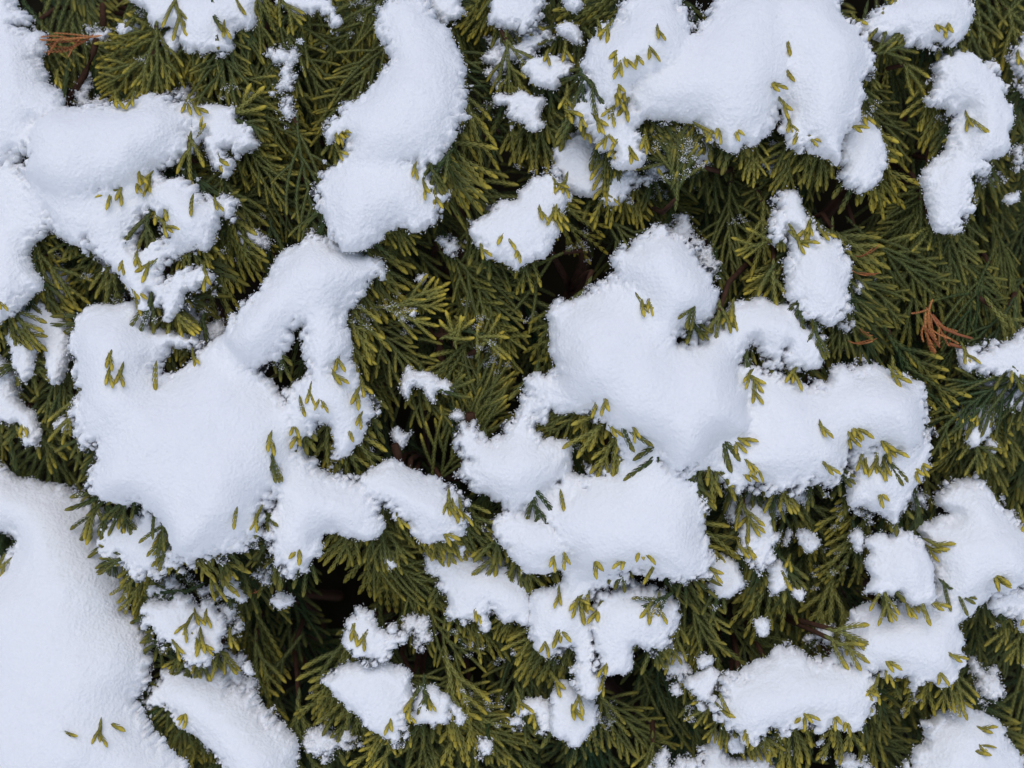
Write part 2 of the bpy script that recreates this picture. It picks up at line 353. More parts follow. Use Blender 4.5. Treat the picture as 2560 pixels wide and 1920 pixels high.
clump('C 1180,200 1240,110 1300,50 1380,20 1400,-20 1500,-60 1760,-60 1820,-10 1860,60 1870,110 1830,210 1760,280 1680,290 1600,280 1500,300 1430,290 1400,250 1300,270', 2, 11, 's', 'oval snow cushion with an edge-on sprig lying across it')
clump('C 1620,680 1610,620 1630,520 1650,400 1720,350 1830,340 1900,380 1960,430 2020,420 2020,480 2070,520 2090,620 2120,700 2150,780 2110,850 2110,960 2050,1000 1950,1020 1880,1010 1850,950 1840,870 1850,790 1830,700 1750,690 1690,670|@-4 C 1550,1130 1600,1060 1700,980 1740,920 1760,790 1840,740 1870,880 1880,1000 1920,1050 1920,1130 1860,1150 1870,1250 1860,1340 1810,1410 1780,1480 1720,1480 1640,1450 1600,1370 1570,1250', 4, 12, 's', 'hooked snow clump shaped like a bent thumb with an egg below')
clump('C 2160,370 2200,250 2290,220 2290,600 2200,550 2160,450', -4, 7, 's', 'snow lump beside the bent-thumb clump')
clump('C 2070,1280 2160,1240 2175,1300 2110,1315', -4, 4, 'c')
clump('C 2130,960 2240,930 2240,1040 2160,1060', -6, 4, 'd')
clump('C 1880,1180 1930,1140 2000,1150 2060,1130 2070,1170 1960,1190', -6, 3, 'd')
clump('C 710,1560 760,1530 870,1560 880,1520 960,1530 1050,1590 1035,1646 F 1060,0 1075,90 1060,200 1045,330 1010,390 960,450 910,430 860,390 800,370 740,290 690,240 700,160 700,0|@-4 C 600,1530 595,1480 620,1380 650,1290 700,1240 760,1270 790,1350 830,1430 850,1500 800,1540 740,1500 680,1480 640,1530', 4, 13, 's', 'upright oval snow clump with a conical cap beside long green fingers')
clump('C -200,1640 -120,1500 -20,1420 60,1400 130,1540 210,1590 200,1646 F 220,60 240,110 160,120 100,20', -14, 4, 'd')
clump('C 530,1030 600,1000 680,1040 640,1080 570,1070', -14, 3, 'd')
# right middle mass
clump('1195,665 1230,645 1290,625 1340,605 1400,620 1460,680 1460,735 1490,745 1540,720 1580,760 1600,800 1615,860 1622,920 1600,950 1560,960 1530,1000 1480,1020 1440,1000 1410,970 1350,950 1320,930 1280,890 1230,880 1205,840 1195,770 1195,720|1370,530 1395,510 1430,497 1475,520 1500,550 1530,585 1550,640 1535,680 1500,700 1470,720 1440,740 1400,700 1365,640 1335,600 1330,565 1345,540|@-5 F 190,510 260,430 330,330 420,290 520,285 640,320 720,320 760,380 790,440 860,480 930,620 910,680 850,720 760,720 700,690 680,580 640,680 560,660 500,610 470,540 400,620 330,680 250,600|@-3 F 340,800 420,700 560,750 740,830 840,850 940,800 1000,720 1100,735 1190,710 1300,720 1400,760 1500,800 1550,840 1565,950 1575,1080 1560,1220 1480,1270 1380,1260 1300,1240 1200,1270 1100,1240 1070,1330 1010,1430 960,1490 920,1440 820,1450 700,1480 600,1490 480,1450 400,1470 330,1400 250,1330 190,1230 280,1150 400,1150 420,1050 400,920|@-9 F 190,1190 260,1150 330,1200 420,1330 440,1450 330,1480 220,1400 150,1330|@-8 F 1090,1270 1200,1220 1400,1220 1570,1150 1568,1260 1550,1380 1500,1480 1440,1600 1370,1715 1290,1640 1180,1600 1090,1590 1070,1500 1090,1420|@-3 1185,1100 1230,1060 1290,1020 1330,1000 1345,950 1400,945 1440,1000 1490,1030 1510,1060 1525,1090 1520,1130 1532,1180 1527,1230 1480,1255 1430,1250 1400,1240 1370,1240 1330,1240 1280,1250 1240,1230 1230,1205 1210,1190 1185,1150|@-3 H 980,110 1010,50 1090,10 1200,20 1350,50 1450,150 1480,250 1440,290 1400,330 1340,390 1260,390 1170,350 1110,290 1080,230 1050,180|@-11 H 1230,0 1300,-60 1400,-160 1480,-230 1500,-120 1430,-20 1380,40|@-8 H 1240,560 1290,490 1400,460 1450,350 1540,310 1700,350 1780,390 1690,460 1620,520 1580,560 1610,650 1640,750 1640,870 1620,960 1640,1050 1670,1080 1640,1150 1590,1180 1540,1110 1510,1050 1520,950 1490,870 1420,860 1340,910 1280,890 1250,820 1210,760 1220,650|@-9 E 790,1090 870,1130 900,1170 1040,1150 1060,1120 1090,1050 1150,970 1200,900 1260,890 1290,970 1240,1080 1300,1180 1350,1190 1450,1200 1480,1260 1440,1370 1390,1450 1310,1520 1240,1590 1130,1620 1060,1590 990,1560 930,1510 870,1500 790,1420 800,1350 840,1290 760,1220|@-9 E 1190,800 1290,785 1380,800 1450,830 1520,880 1540,970 1440,990 1360,990 1320,1040 1270,900', 8, 18, 's', 'great wavy snow mass with a rounded head, broad shoulder and hanging icicle-like finger')
clump('F 300,1520 380,1470 470,1470 480,1560 440,1646 I 400,60 330,80 310,0', -10, 5, 'd')
clump('F 590,1560 640,1490 720,1500 800,1480 830,1530 760,1590 720,1570 660,1646 600,1640', -7, 5, 'd')
# centre and lower centre
clump('H 1620,620 1680,540 1780,490 1850,480 1920,470 2000,500 2100,550 2150,580 2160,650 2140,750 2100,830 2040,880 1980,890 1900,860 1870,920 1860,990 1790,1030 1700,1020 1660,960 1650,880 1620,780', 4, 13, 's', 'plump snow clump with a green forked sprig resting on it')
clump('H 560,270 640,210 740,220 830,250 900,310 1000,290 1080,320 1130,380 1190,400 1200,480 1220,600 1200,740 1130,690 1050,700 1040,640 980,600 955,650 955,740 930,750 900,700 830,690 760,690 700,640 700,540 650,500 620,400 570,350', -5, 9, 's', 'ragged shaded snow patch beneath the great wavy mass')
clump('E 385,850 400,780 430,720 500,740 570,750 640,790 690,790 720,860 680,890 620,880 600,930 550,890 520,840 460,850 430,910', -8, 5, 'c', 'ragged snow morsel resting on a yellow-edged sprig')
clump('E 330,1130 370,1090 410,1130 470,1130 420,1190 400,1240 350,1190', -10, 5, 'c', 'snow morsel in the gap beside the brown-based sprig')
clump('E 700,1030 760,990 800,1040 740,1060', -10, 4, 'c')
clump('E 490,150 530,120 550,160 520,185', -8, 4, 'c')
clump('E 440,380 480,330 500,370 470,420', -4, 4, 'c')
# left giant
clump('D 450,510 500,430 540,370 620,330 740,330 900,310 960,420 1060,480 1190,520 1290,570 1200,570 1120,580 1080,620 1060,670 1010,710 1070,765 1170,745 1250,690 1330,620 1420,530 1520,600 1650,720 1760,820 1900,980 1950,1100 1930,1220 1920,1330 1850,1400 1810,1480 1720,1560 1700,1646 G 1690,90 1640,160 1550,210 1450,250 1380,290 1280,300 1200,330 1100,300 1060,180 1000,60 900,0 D 870,1600 740,1590 620,1550 580,1450 640,1330 640,1220 560,1210 520,1120 490,1000 520,900 490,780 490,690 450,590|485,740 500,700 540,640 585,595 610,550 650,520 700,508 720,530 760,545 815,560 830,585 800,610 775,640 752,660 742,690 757,740 745,775 715,815 700,850 685,855 672,820 660,770 657,725 640,705 610,755 560,790 520,785|E 60,690 110,760 160,880 210,950 230,1010 170,1060 140,1130 100,1200 40,1280 -20,1290 -40,1200 -50,1100 -110,1070 -180,1130 -260,1190 -340,1140 -340,1000 -280,850 -180,760 -60,700|590,1050 600,1080 585,1130 590,1180 610,1220 640,1235 690,1200 690,1160 720,1145 760,1160 800,1165 820,1140 815,1100 800,1050 740,1035 700,1010 660,985 630,955 605,990|@-2 785,1030 820,1010 850,1000 900,1020 950,1040 980,1070 1000,1110 1000,1150 985,1160 960,1165 925,1165 900,1150 870,1120 850,1100 815,1080 790,1060|@-9 G 650,190 740,60 900,20 1000,30 1080,100 1110,200 1190,330 1050,350 980,390 850,390 790,300 700,260', 8, 19, 's', 'largest sprawling snow mass with a crescent hole and a raised arm')
clump('D 60,480 110,420 150,330 220,290 330,330 350,380 430,420 450,500 440,560 430,680 390,800 350,830 310,800 300,680 290,590 240,560 220,640 190,740 180,800 130,800 110,700 80,560', -6, 9, 's', 'two-legged snow patch with a sprig between its legs')
clump('D -60,640 40,700 80,840 140,960 200,1010 240,1070 250,1110 220,1190 180,1190 160,1130 130,1050 60,1050 -60,990', -12, 8, 's', 'shaded strip of snow behind drooping olive sprigs')
clump('D 400,1060 440,1010 490,1000 530,1090 450,1095', -8, 4, 'd')
clump('D 1190,440 1200,310 1260,280 1300,330 1290,400 1330,440 1400,420 1440,470 1400,530 1320,540 1240,490', -14, 5, 'd')
clump('D 290,60 380,40 440,130 420,280 340,330 300,200', -18, 5, 'd')
# lower left
clump('-30,1010 40,1030 100,1045 150,1055 190,1080 215,1100 235,1160 262,1190 275,1270 285,1290 275,1310 310,1360 332,1420 320,1470 300,1490 300,1520 330,1580 380,1640 400,1710 -30,1710 -30,1240 10,1230 35,1180 30,1150 -30,1140', -12, 20, 's', 'huge soft snow bank below the largest sprawling mass')
clump('322,1520 345,1470 380,1440 440,1430 490,1455 505,1480 540,1495 570,1530 600,1560 640,1600 635,1640 620,1710 500,1710 485,1650 455,1610 420,1580 385,1565 365,1530', -7, 12, 's', 'long snow ramp behind dark flat-fingered sprigs')
clump('G 950,650 960,600 1050,580 1180,560 1240,600 1280,640 1270,720 1290,800 1340,860 1340,930 1280,990 1210,960 1160,900 1090,850 1020,840 1000,760 950,700', 0, 10, 's', 'kite-shaped snow clump beside a thin dark stem')
clump('G 1300,620 1350,590 1400,640 1450,740 1420,820 1390,880 1340,840 1300,780 1285,700', -2, 8, 's', 'snow sliver across the thin dark stem from the kite shape')
clump('G 1420,440 1480,400 1530,470 1590,540 1570,580 1500,560 1440,510', -3, 6, 'c', 'slanting snow crumb above the small orange bud')
clump('G 1740,560 1780,520 1850,530 1890,570 1850,610 1790,620', -2, 6, 'c', 'rounded snow crumb beside the small orange bud')
clump('G 960,490 1080,420 1150,440 1180,500 1100,540 1000,540', -9, 6, 'd')
clump('G 1290,520 1340,480 1400,510 1380,560 1310,560', -9, 4, 'd')
clump('G 1560,980 1600,970 1620,1030 1580,1045', -5, 4, 'c')
clump('G 1430,620 1500,610 1540,680 1560,740 1520,800 1470,780', -9, 5, 'd')
clump('G 1450,880 1520,900 1560,1000 1640,1060 1620,1150 1560,1200 1500,1120 1440,1040', -16, 5, 'd')
clump('G 1960,1470 2060,1380 2190,1400 2300,1440 2250,1500 2100,1560 2000,1530', -12, 5, 'd')
clump('G 1700,330 1680,400 1720,460 1760,400 1780,360 1730,300', -6, 4, 'd')
# lower middle
clump('H 60,710 100,670 160,645 210,690 280,750 340,770 385,810 370,860 320,880 280,920 200,950 150,920 60,870', 0, 10, 's', 'small peaked snow cone sitting above the ragged cushion')
clump('H -95,1090 -40,1040 0,1010 60,990 180,970 300,960 370,990 430,1030 470,1110 470,1190 420,1290 400,1370 420,1430 380,1470 310,1470 250,1430 180,1380 150,1310 110,1270 50,1240 -40,1160', 2, 12, 's', 'ragged snow cushion with a fringe of yellow tips all round')
clump('H 440,1320 490,1280 510,1180 560,1130 620,1150 660,1200 680,1280 690,1340 620,1360 560,1350 480,1330', -1, 8, 's', 'triangular snow pat split by a single sprig')
clump('H 670,1210 720,1220 780,1280 800,1340 770,1370 730,1320', -2, 5, 'c', 'narrow snow crumb trailing from the triangular pat')
clump('H 1120,1390 1150,1290 1200,1230 1290,1230 1360,1260 1350,1350 1300,1390 1270,1330 1230,1300 1170,1340', -4, 6, 's', 'ring-like lacy snow patch with a green hole')
clump('H 1365,1330 1370,1200 1390,1120 1440,1110 1510,1150 1580,1200 1640,1280 1650,1340 1600,1400 1560,1450 1520,1500 1480,1490 1460,1440 1370,1420', 1, 9, 's', 'diamond-shaped snow clump beside the lacy patch')
clump('H 240,220 300,260 360,310 370,360 320,365 280,310', -3, 5, 'c', 'thin slanting splinter of snow on a lone sprig')
clump('H 430,700 540,690 580,770 540,850 510,870 460,790', -8, 4, 'd')
clump('H 750,200 800,200 830,240 790,285 760,250', -3, 5, 'c')
clump('H 880,1490 960,1480 950,1520 900,1530', -8, 3, 'd')
clump('H 1040,660 1100,640 1120,690 1060,710', -5, 4, 'c')
clump('H 1090,890 1130,870 1130,920 1100,920', -6, 3, 'c')
clump('H 2000,1700 2030,1570 2090,1540 2130,1600 2230,1560 2260,1700', -10, 5, 'd')
clump('H 2090,940 2160,920 2210,990 2190,1060 2110,1030', -9, 4, 'd')
clump('H 2120,1110 2180,1100 2190,1150 2140,1160', -6, 4, 'c')
# lower right
clump('I 220,1240 270,1170 265,1060 370,1040 480,980 570,930 600,900 680,880 790,900 850,950 960,960 1100,970 1200,1010 1230,1100 1260,1180 1230,1220 1200,1300 1150,1370 1050,1380 980,1350 900,1400 830,1350 760,1380 680,1400 600,1400 540,1440 480,1480 430,1460 360,1390 280,1360 240,1310', 5, 16, 's', 'long loaf-shaped snow clump with a neat row of yellow tips below')
clump('I 1060,760 1150,640 1250,600 1300,620 1400,570 1500,570 1620,570 1700,480 1850,460 1990,490 1940,550 1880,590 1830,650 1770,710 1790,760 1830,840 1810,880 1840,960 1780,1010 1740,1080 1650,1100 1560,1090 1510,1130 1490,1070 1400,1060 1330,1060 1270,1020 1180,1000 1100,960 1050,900|@-4 I 1540,90 1620,60 1720,40 1750,0 F 1660,1560 1720,1490 1800,1450 1880,1450 1960,1500 2020,1570 2070,1600 I 2100,0 2180,80 2280,100 2280,450 2190,490 2080,520 1990,500 1940,560 1850,600 1700,600 1640,500 1620,330 1560,200 1530,140|@-4 I 2000,560 2050,520 2190,450 2280,420 2280,740 2190,720 2140,660 2080,620 2010,620', 3, 16, 's', 'massive stepped snow ledge and slope ending behind the loaf-shaped clump')
clump('I 1220,190 1280,170 1400,150 1500,160 1560,210 1600,290 1620,390 1640,520 1600,580 1500,590 1440,560 1400,500 1350,530 1270,510 1200,510 1240,420 1220,330 1250,270', 7, 13, 's', 'rounded snow boss with a comb of tips hanging from it')
clump('I 1480,1660 1500,1560 1560,1470 1570,1360 1620,1320 1700,1290 1830,1260 1950,1300 2050,1370 2100,1460 2180,1570 2210,1660 2220,1780 1470,1780', -1, 14, 's', 'dome of snow with three lone tips on its side')
clump('I 1880,1100 1950,1020 2040,1050 2090,1130 2060,1180 1990,1200 1950,1230 1940,1150', -8, 6, 'd', 'dim snow scrap beside the stepped ledge')
clump('I 1880,960 1920,930 1950,1020 1920,1080 1880,1040', -12, 4, 'd')
clump('I 30,1080 120,1030 200,1020 240,1060 200,1120 170,1190 100,1170', -2, 7, 's', 'little three-cornered snow pat beside the loaf-shaped clump')
clump('I 110,960 150,920 210,930 200,980 140,1010', -3, 5, 'c')
clump('I 100,1230 130,1200 170,1240 150,1290 115,1270', -3, 4, 'c')
clump('I 470,730 500,680 550,680 570,740 540,790 490,770', 0, 6, 'c', 'lone round snow ball among olive sprigs')
clump('I 400,260 430,160 390,80 400,0 470,-50 560,-10 590,100 590,250 560,320 510,360 450,310', 0, 9, 's', 'narrow snow slab with a dark forked sprig on its top')
clump('I 300,0 380,-20 390,50 330,80', -6, 5, 'd')
clump('I 180,300 230,280 330,310 410,430 380,500 280,540 210,490 200,400', -3, 8, 's', 'shaded snow pat tucked behind the great wavy mass')
clump('I 580,450 600,340 660,350 690,430 700,480 640,520 590,550 580,520', -2, 6, 's', 'small leaning snow chip between crowded olive tips')
clump('I 720,500 760,470 800,500 780,565 740,540', -1, 5, 'c')
clump('I 1085,150 1130,110 1190,150 1180,220 1150,265 1110,220', -1, 6, 'c', 'snow drop beside the rounded boss')
clump('I 750,130 800,110 900,180 890,220 820,250 770,190', -4, 6, 'c', 'snow patch amid tightly packed olive sprigs')
clump('I 640,140 690,120 720,180 660,200', -9, 4, 'd')
clump('I 1140,-10 1250,-20 1400,-20 1390,50 1350,80 1290,30 1220,50', 0, 6, 'd')
clump('I 120,1780 150,1560 190,1480 240,1420 270,1500 300,1580 420,1620 500,1560 560,1560 580,1780', -8, 8, 's', 'dim snow heap below the loaf-shaped clump')
clump('I 300,1500 310,1420 360,1400 420,1480 400,1550 330,1530', -4, 6, 'c', 'snow crumb hanging under the loaf-shaped clump')
clump('I 1050,1580 1120,1580 1210,1660 1230,1780 1070,1780', -6, 6, 'd')
clump('I 1190,1270 1240,1250 1260,1300 1220,1315', 0, 4, 'c')
clump('I 870,1480 910,1450 920,1490 890,1510', -2, 4, 'c')
clump('I 850,830 900,850 930,900 880,910', -10, 4, 'd')
clump('I 910,760 960,740 970,810 930,830', -8, 4, 'd')
# right edge
clump('F 1800,690 1800,620 1870,620 1950,620 2000,570 2080,560 2150,540 2290,490 2290,770 2180,790 2100,760 2030,760 1970,740 1900,720 1840,740', 0, 10, 's', 'snow clump over bright green sprigs near the orange dead spray')
clump('F 1790,1030 1850,960 1920,940 1990,970 2010,1050 1990,1120 1930,1160 1910,1210 1870,1200 1850,1130 1820,1090', -3, 8, 's', 'snow pat cupped among bright green sprigs')
clump('F 1920,820 2000,780 2080,830 2180,860 2200,960 2100,1000 2000,900', -6, 4, 'd')
clump('F 1960,1260 1990,1170 2030,1220 2030,1270', -4, 5, 'c')
clump('F 2130,880 2200,820 2290,860 2290,1000 2190,960', -5, 5, 'd')
clump('F 1460,1550 1520,1500 1590,1530 1580,1600 1500,1620', -9, 4, 'd')
clump('F 1130,190 1160,180 1160,230 1130,220', -4, 3, 'c')
clump('F 1040,360 1090,340 1100,440 1080,480 1050,420', -3, 4, 'd')


# ------------------------------------------------------------------ snow builder
def smooth_ring(P, n=4):
    a, b_, c, d = np.roll(P, 1, 0), P, np.roll(P, -1, 0), np.roll(P, -2, 0); out = []
    for k in range(n):
        s = k/n
        out.append(.5*((2*b_)+(c-a)*s+(2*a-5*b_+4*c-d)*s*s+(3*b_-a-3*c+d)*s**3))
    return np.stack(out, 1).reshape(-1, 2)
def sdist(P, X, Y):
    """signed distance, positive inside"""
    best = np.full(X.shape, 1e9); ins = np.zeros(X.shape, bool); Q = np.roll(P, -1, 0)
    for (ax, ay), (bx, by) in zip(P, Q):
        dx, dy = bx-ax, by-ay; L = dx*dx+dy*dy+1e-18
        t = np.clip(((X-ax)*dx+(Y-ay)*dy)/L, 0, 1)
        best = np.minimum(best, (X-ax-t*dx)**2+(Y-ay-t*dy)**2)
        c = (ay > Y) != (by > Y)
        if abs(dy) > 1e-12: ins ^= c & (X < (Y-ay)*dx/dy+ax)
    return np.where(ins, 1, -1)*np.sqrt(best)

TILT = 0.30
G0, GS, GN, GM = (-0.26, -0.21), 0.0015, 347, 281       # map of the snow's front over the face, used to seat the sprays
SNOWTOP = np.full((GM, GN), -9.0); SNOWRIM = np.full((GM, GN), -9.0)
INFO = []
UNL, LABD = [], []

def crystals(pts, size, r):
    """needles and plates of ice, one small tetra-like shard each"""
    m = len(pts); d = r.normal(size=(m, 3)); d /= np.linalg.norm(d, axis=1)[:, None]
    e = np.cross(d, r.normal(size=(m, 3))); e /= np.linalg.norm(e, axis=1)[:, None]; f = np.cross(d, e)
    s = size*r.uniform(.5, 1.3, (m, 1)); th = s*r.uniform(.22, .5, (m, 1))
    v = np.stack([pts-d*s, pts+e*th, pts-e*th*.5+f*th*.87, pts-e*th*.5-f*th*.87, pts+d*s], 1)
    t = np.array([(0, 2, 1), (0, 3, 2), (0, 1, 3), (4, 1, 2), (4, 2, 3), (4, 3, 1)])
    tt = (t[None]+(np.arange(m)*5)[:, None, None]).reshape(-1, 3)
    return v.reshape(-1, 3), tt

def boxblur(A, rad):
    for ax in (0, 1):
        p = np.pad(A, [(rad+1, rad) if a == ax else (0, 0) for a in (0, 1)], mode='edge'); c = np.cumsum(p, ax); n = 2*rad+1
        A = (c[n:]-c[:-n])/n if ax == 0 else (c[:, n:]-c[:, :-n])/n
    return A

def build_clump(idx, outline, depth, thick, style, label):
    r = np.random.default_rng(100+idx)
    tilt = TILT if style == 's' else TILT*1.2
    lobes = []
    for li, ot in enumerate(outline.split('|')):
        dep = depth
        if ot.startswith('@'): q_, ot = ot[1:].split(' ', 1); dep = depth+float(q_)
        P = smooth_ring(px(ot)); c = P.mean(0); uc, vc = (c[0]-1280)*K, (960-c[1])*K
        w0 = surf(uc, vc)+dep*1e-3
        wv = w0+tilt*(vc-(960-P[:, 1])*K)                 # lower edge stands further out than the upper edge
        Q = np.stack([(P[:, 0]-1280)*K*(D-wv)/D, (960-P[:, 1])*K*(D-wv)/D], 1)
        uc, vc = Q.mean(0); lobes.append((Q, w0, uc, vc))
    allq = np.concatenate([q[0] for q in lobes])
    g = 0.00050 if style == 's' else 0.00036
    lo, hi = allq.min(0)-.003, allq.max(0)+.003
    xs, ys = np.arange(lo[0], hi[0], g), np.arange(lo[1], hi[1], g)
    X, Y = np.meshgrid(xs, ys)
    X = X+r.uniform(-.12, .12, X.shape)*g; Y = Y+r.uniform(-.12, .12, Y.shape)*g
    SS = [sdist(q[0], X, Y) for q in lobes]; ms = [np.sort(s[s > 0])[-max(1, int((s > 0).sum()*.03))] for s in SS]
    if len(lobes) == 1:
        S = SS[0]; mid = lobes[0][1]+tilt*(lobes[0][3]-Y)
    else:                                                  # lobes grown together, with soft dips between them
        kk = .0016; W = [np.exp(np.clip(s, -.03, .03)/kk) for s in SS]; tw = sum(W); S = kk*np.log(tw)
        kk = .005; W = [np.exp(np.clip(s, -.03, .03)/kk) for s in SS]; tw = sum(W)
        mid = sum(w_*(q[1]+tilt*(q[3]-Y)) for w_, q in zip(W, lobes))/tw
    k = 1000.0; sd_ = idx*1.7
    if style == 's':
        pw = np.clip(.5+1.1*noise2(X*k/11, Y*k/11, sd_+8)+.5*noise2(X*k/5, Y*k/5, sd_+9), 0, 1)   # firm rim here, powdery and full of holes there
        dm = .12+.88*np.exp(-np.clip(S, 0, 1)/.0048)                # the rim's raggedness dies out towards the smooth middle
        S = S+1e-3*(.85+.25*pw+(.35+.65*dm)*0.9*noise2(X*k/7, Y*k/7, sd_)+dm*((.5+1.15*pw)*noise2(X*k/2.3, Y*k/2.3, sd_+1)+(.4+1.8*pw)*noise2(X*k/1.05, Y*k/1.05, sd_+2)+.25*r.normal(size=X.shape)*(.3+pw)))
    elif style == 'c':
        S = S+1e-3*(.1+0.6*noise2(X*k/4, Y*k/4, sd_)+0.55*noise2(X*k/1.9, Y*k/1.9, sd_+1)+0.45*noise2(X*k/.9, Y*k/.9, sd_+2))
    else:
        S = np.minimum(S, .004)*.6+1e-3*(1.1*noise2(X*k/4.2, Y*k/4.2, sd_)+1.25*noise2(X*k/1.8, Y*k/1.8, sd_+1)+0.95*noise2(X*k/.9, Y*k/.9, sd_+2)+.1+.25*r.normal(size=X.shape))
    ins = S > 0
    if ins.sum() < 12: return
    mx = np.sort(S[ins])[-max(1, int(ins.sum()*.03))]
    H = min(thick*1e-3, mx*0.95+.0006); R_ = min(max(thick*1e-3*1.5, .004), mx*1.02)
    t = np.clip(S/R_, 0, 1)
    h = H*np.clip(1-(1-t)**2.0, 0, 1)**.80
    lump = 0.17*H*noise2(X*k/21, Y*k/21, sd_+3)+0.07*H*noise2(X*k/11, Y*k/11, sd_+4)+.00034*noise2(X*k/6.1, Y*k/6.1, sd_+13)+.00020*noise2(X*k/3.2, Y*k/3.2, sd_+5)+.00010*noise2(X*k/1.3, Y*k/1.3, sd_+6)
    if style == 's':                                       # settle the creases in the middle into soft swells
        hb = np.where(ins, h, 0.)
        for rad in (7, 6, 5): hb = boxblur(hb, rad)
        m_ = np.clip((S-.0012)/.005, 0, 1); m_ = m_*m_*(3-2*m_); h = h*(1-m_)+hb*m_
    ne = np.exp(-np.clip(S, 0, 1)/.006); rough = (.00005+.00009*ne)*r.normal(size=X.shape)+(.00005+.00022*ne)*(noise2(X*k/1.5, Y*k/1.5, sd_+11)+.7*noise2(X*k/3.1, Y*k/3.1, sd_+12))*t**.3
    uc, vc, w0 = np.mean([q[2] for q in lobes]), np.mean([q[3] for q in lobes]), np.mean([q[1] for q in lobes])
    front = mid+h+lump*np.sqrt(t)+rough
    back = mid-h*.45-.0003
    # snap rim vertices on the contour
    gy, gx = np.gradient(S, g); gl = np.sqrt(gx*gx+gy*gy)+1e-9
    quad = ins[:-1, :-1] & ins[1:, :-1] & ins[:-1, 1:] & ins[1:, 1:]
    # drop lone shreds
    used = np.zeros(ins.shape, bool)
    used[:-1, :-1] |= quad; used[1:, :-1] |= quad; used[:-1, 1:] |= quad; used[1:, 1:] |= quad
    if quad.sum() < 6: return
    cnt = np.zeros(ins.shape, int)
    cnt[:-1, :-1] += quad; cnt[1:, :-1] += quad; cnt[:-1, 1:] += quad; cnt[1:, 1:] += quad
    rim = used & (cnt < 4)
    mv = np.where(rim, np.clip(S, 0, g*1.2), 0)
    X2, Y2 = X-gx/gl*mv, Y-gy/gl*mv
    front = np.where(rim, mid+rough*2, front)
    iid = np.full(ins.shape, -1); iid[used] = np.arange(used.sum()); nf = used.sum()
    binn = used & ~rim; bid = iid.copy(); bid[binn] = nf+np.arange(binn.sum())
    pf = np.stack([X2[used], Y2[used], front[used]], 1); pb = np.stack([X2[binn], Y2[binn], back[binn]], 1)
    pts = np.concatenate([pf, pb])
    a, b_, c_, d_ = iid[:-1, :-1][quad], iid[:-1, 1:][quad], iid[1:, 1:][quad], iid[1:, :-1][quad]
    T = [np.stack([a, b_, c_], 1), np.stack([a, c_, d_], 1)]
    a, b_, c_, d_ = bid[:-1, :-1][quad], bid[:-1, 1:][quad], bid[1:, 1:][quad], bid[1:, :-1][quad]
    tb = np.concatenate([np.stack([a, c_, b_], 1), np.stack([a, d_, c_], 1)])
    T.append(tb); T = np.concatenate(T)
    # ice shards on the rim and a few over the face, in the same body of snow
    rp = pf[rim[used]]; m = int(len(rp)*(1.15 if style == 's' else 1.2))
    sel = rp[r.integers(0, len(rp), m)]+r.normal(size=(m, 3))*np.array((.00035, .00035, .0003))
    ff = pf[~rim[used]]; m2 = int(len(ff)*(.0 if style == 's' else .10))
    if len(ff): sel = np.concatenate([sel, ff[r.integers(0, len(ff), m2)]+np.array((0, 0, .00005))])
    if style == 'd':
        cand = np.argwhere(SS[0] > -.0012); m3 = int(len(cand)*.10)
        cs = cand[r.integers(0, len(cand), m3)]
        sel = np.concatenate([sel, np.stack([X[cs[:, 0], cs[:, 1]], Y[cs[:, 0], cs[:, 1]], mid[cs[:, 0], cs[:, 1]]+r.normal(size=m3)*.0012+.0012], 1)])
    cv, ct = crystals(sel, .00048, r)
    T = np.concatenate([T, ct+len(pts)]); pts = np.concatenate([pts, cv])
    org = np.array((uc, vc, w0)); rel = pts-org
    wp = rel[:, :1]*U+rel[:, 1:2]*V+rel[:, 2:]*N
    nm = {'s': 'snow_clump', 'd': 'snow_dusting', 'c': 'snow_crumb'}[style]
    o = link(nm, mesh_np(nm, wp, T, M_SNOW)); o.location = world(*org)
    if label:
        o['label'] = label
        if style != 's': o['group'] = 'separate snow patches among the sprays'
        else: o['group'] = 'snow clumps on the shrub'
    else: UNL.append((o, uc, vc, style))
    if label: LABD.append((label, allq))
    o['category'] = 'snow'
    # seat map
    gx_, gy_ = ((X[used]-G0[0])/GS).astype(int), ((Y[used]-G0[1])/GS).astype(int)
    ok = (gx_ >= 0) & (gx_ < GN) & (gy_ >= 0) & (gy_ < GM)
    np.maximum.at(SNOWTOP, (gy_[ok], gx_[ok]), front[used][ok]); np.maximum.at(SNOWRIM, (gy_[ok], gx_[ok]), mid[used][ok])
    for q, s in enumerate(lobes): INFO.append((s[0], s[1], s[2], s[3], tilt, style, mx, [o_[0] for j_, o_ in enumerate(lobes) if j_ != q]))

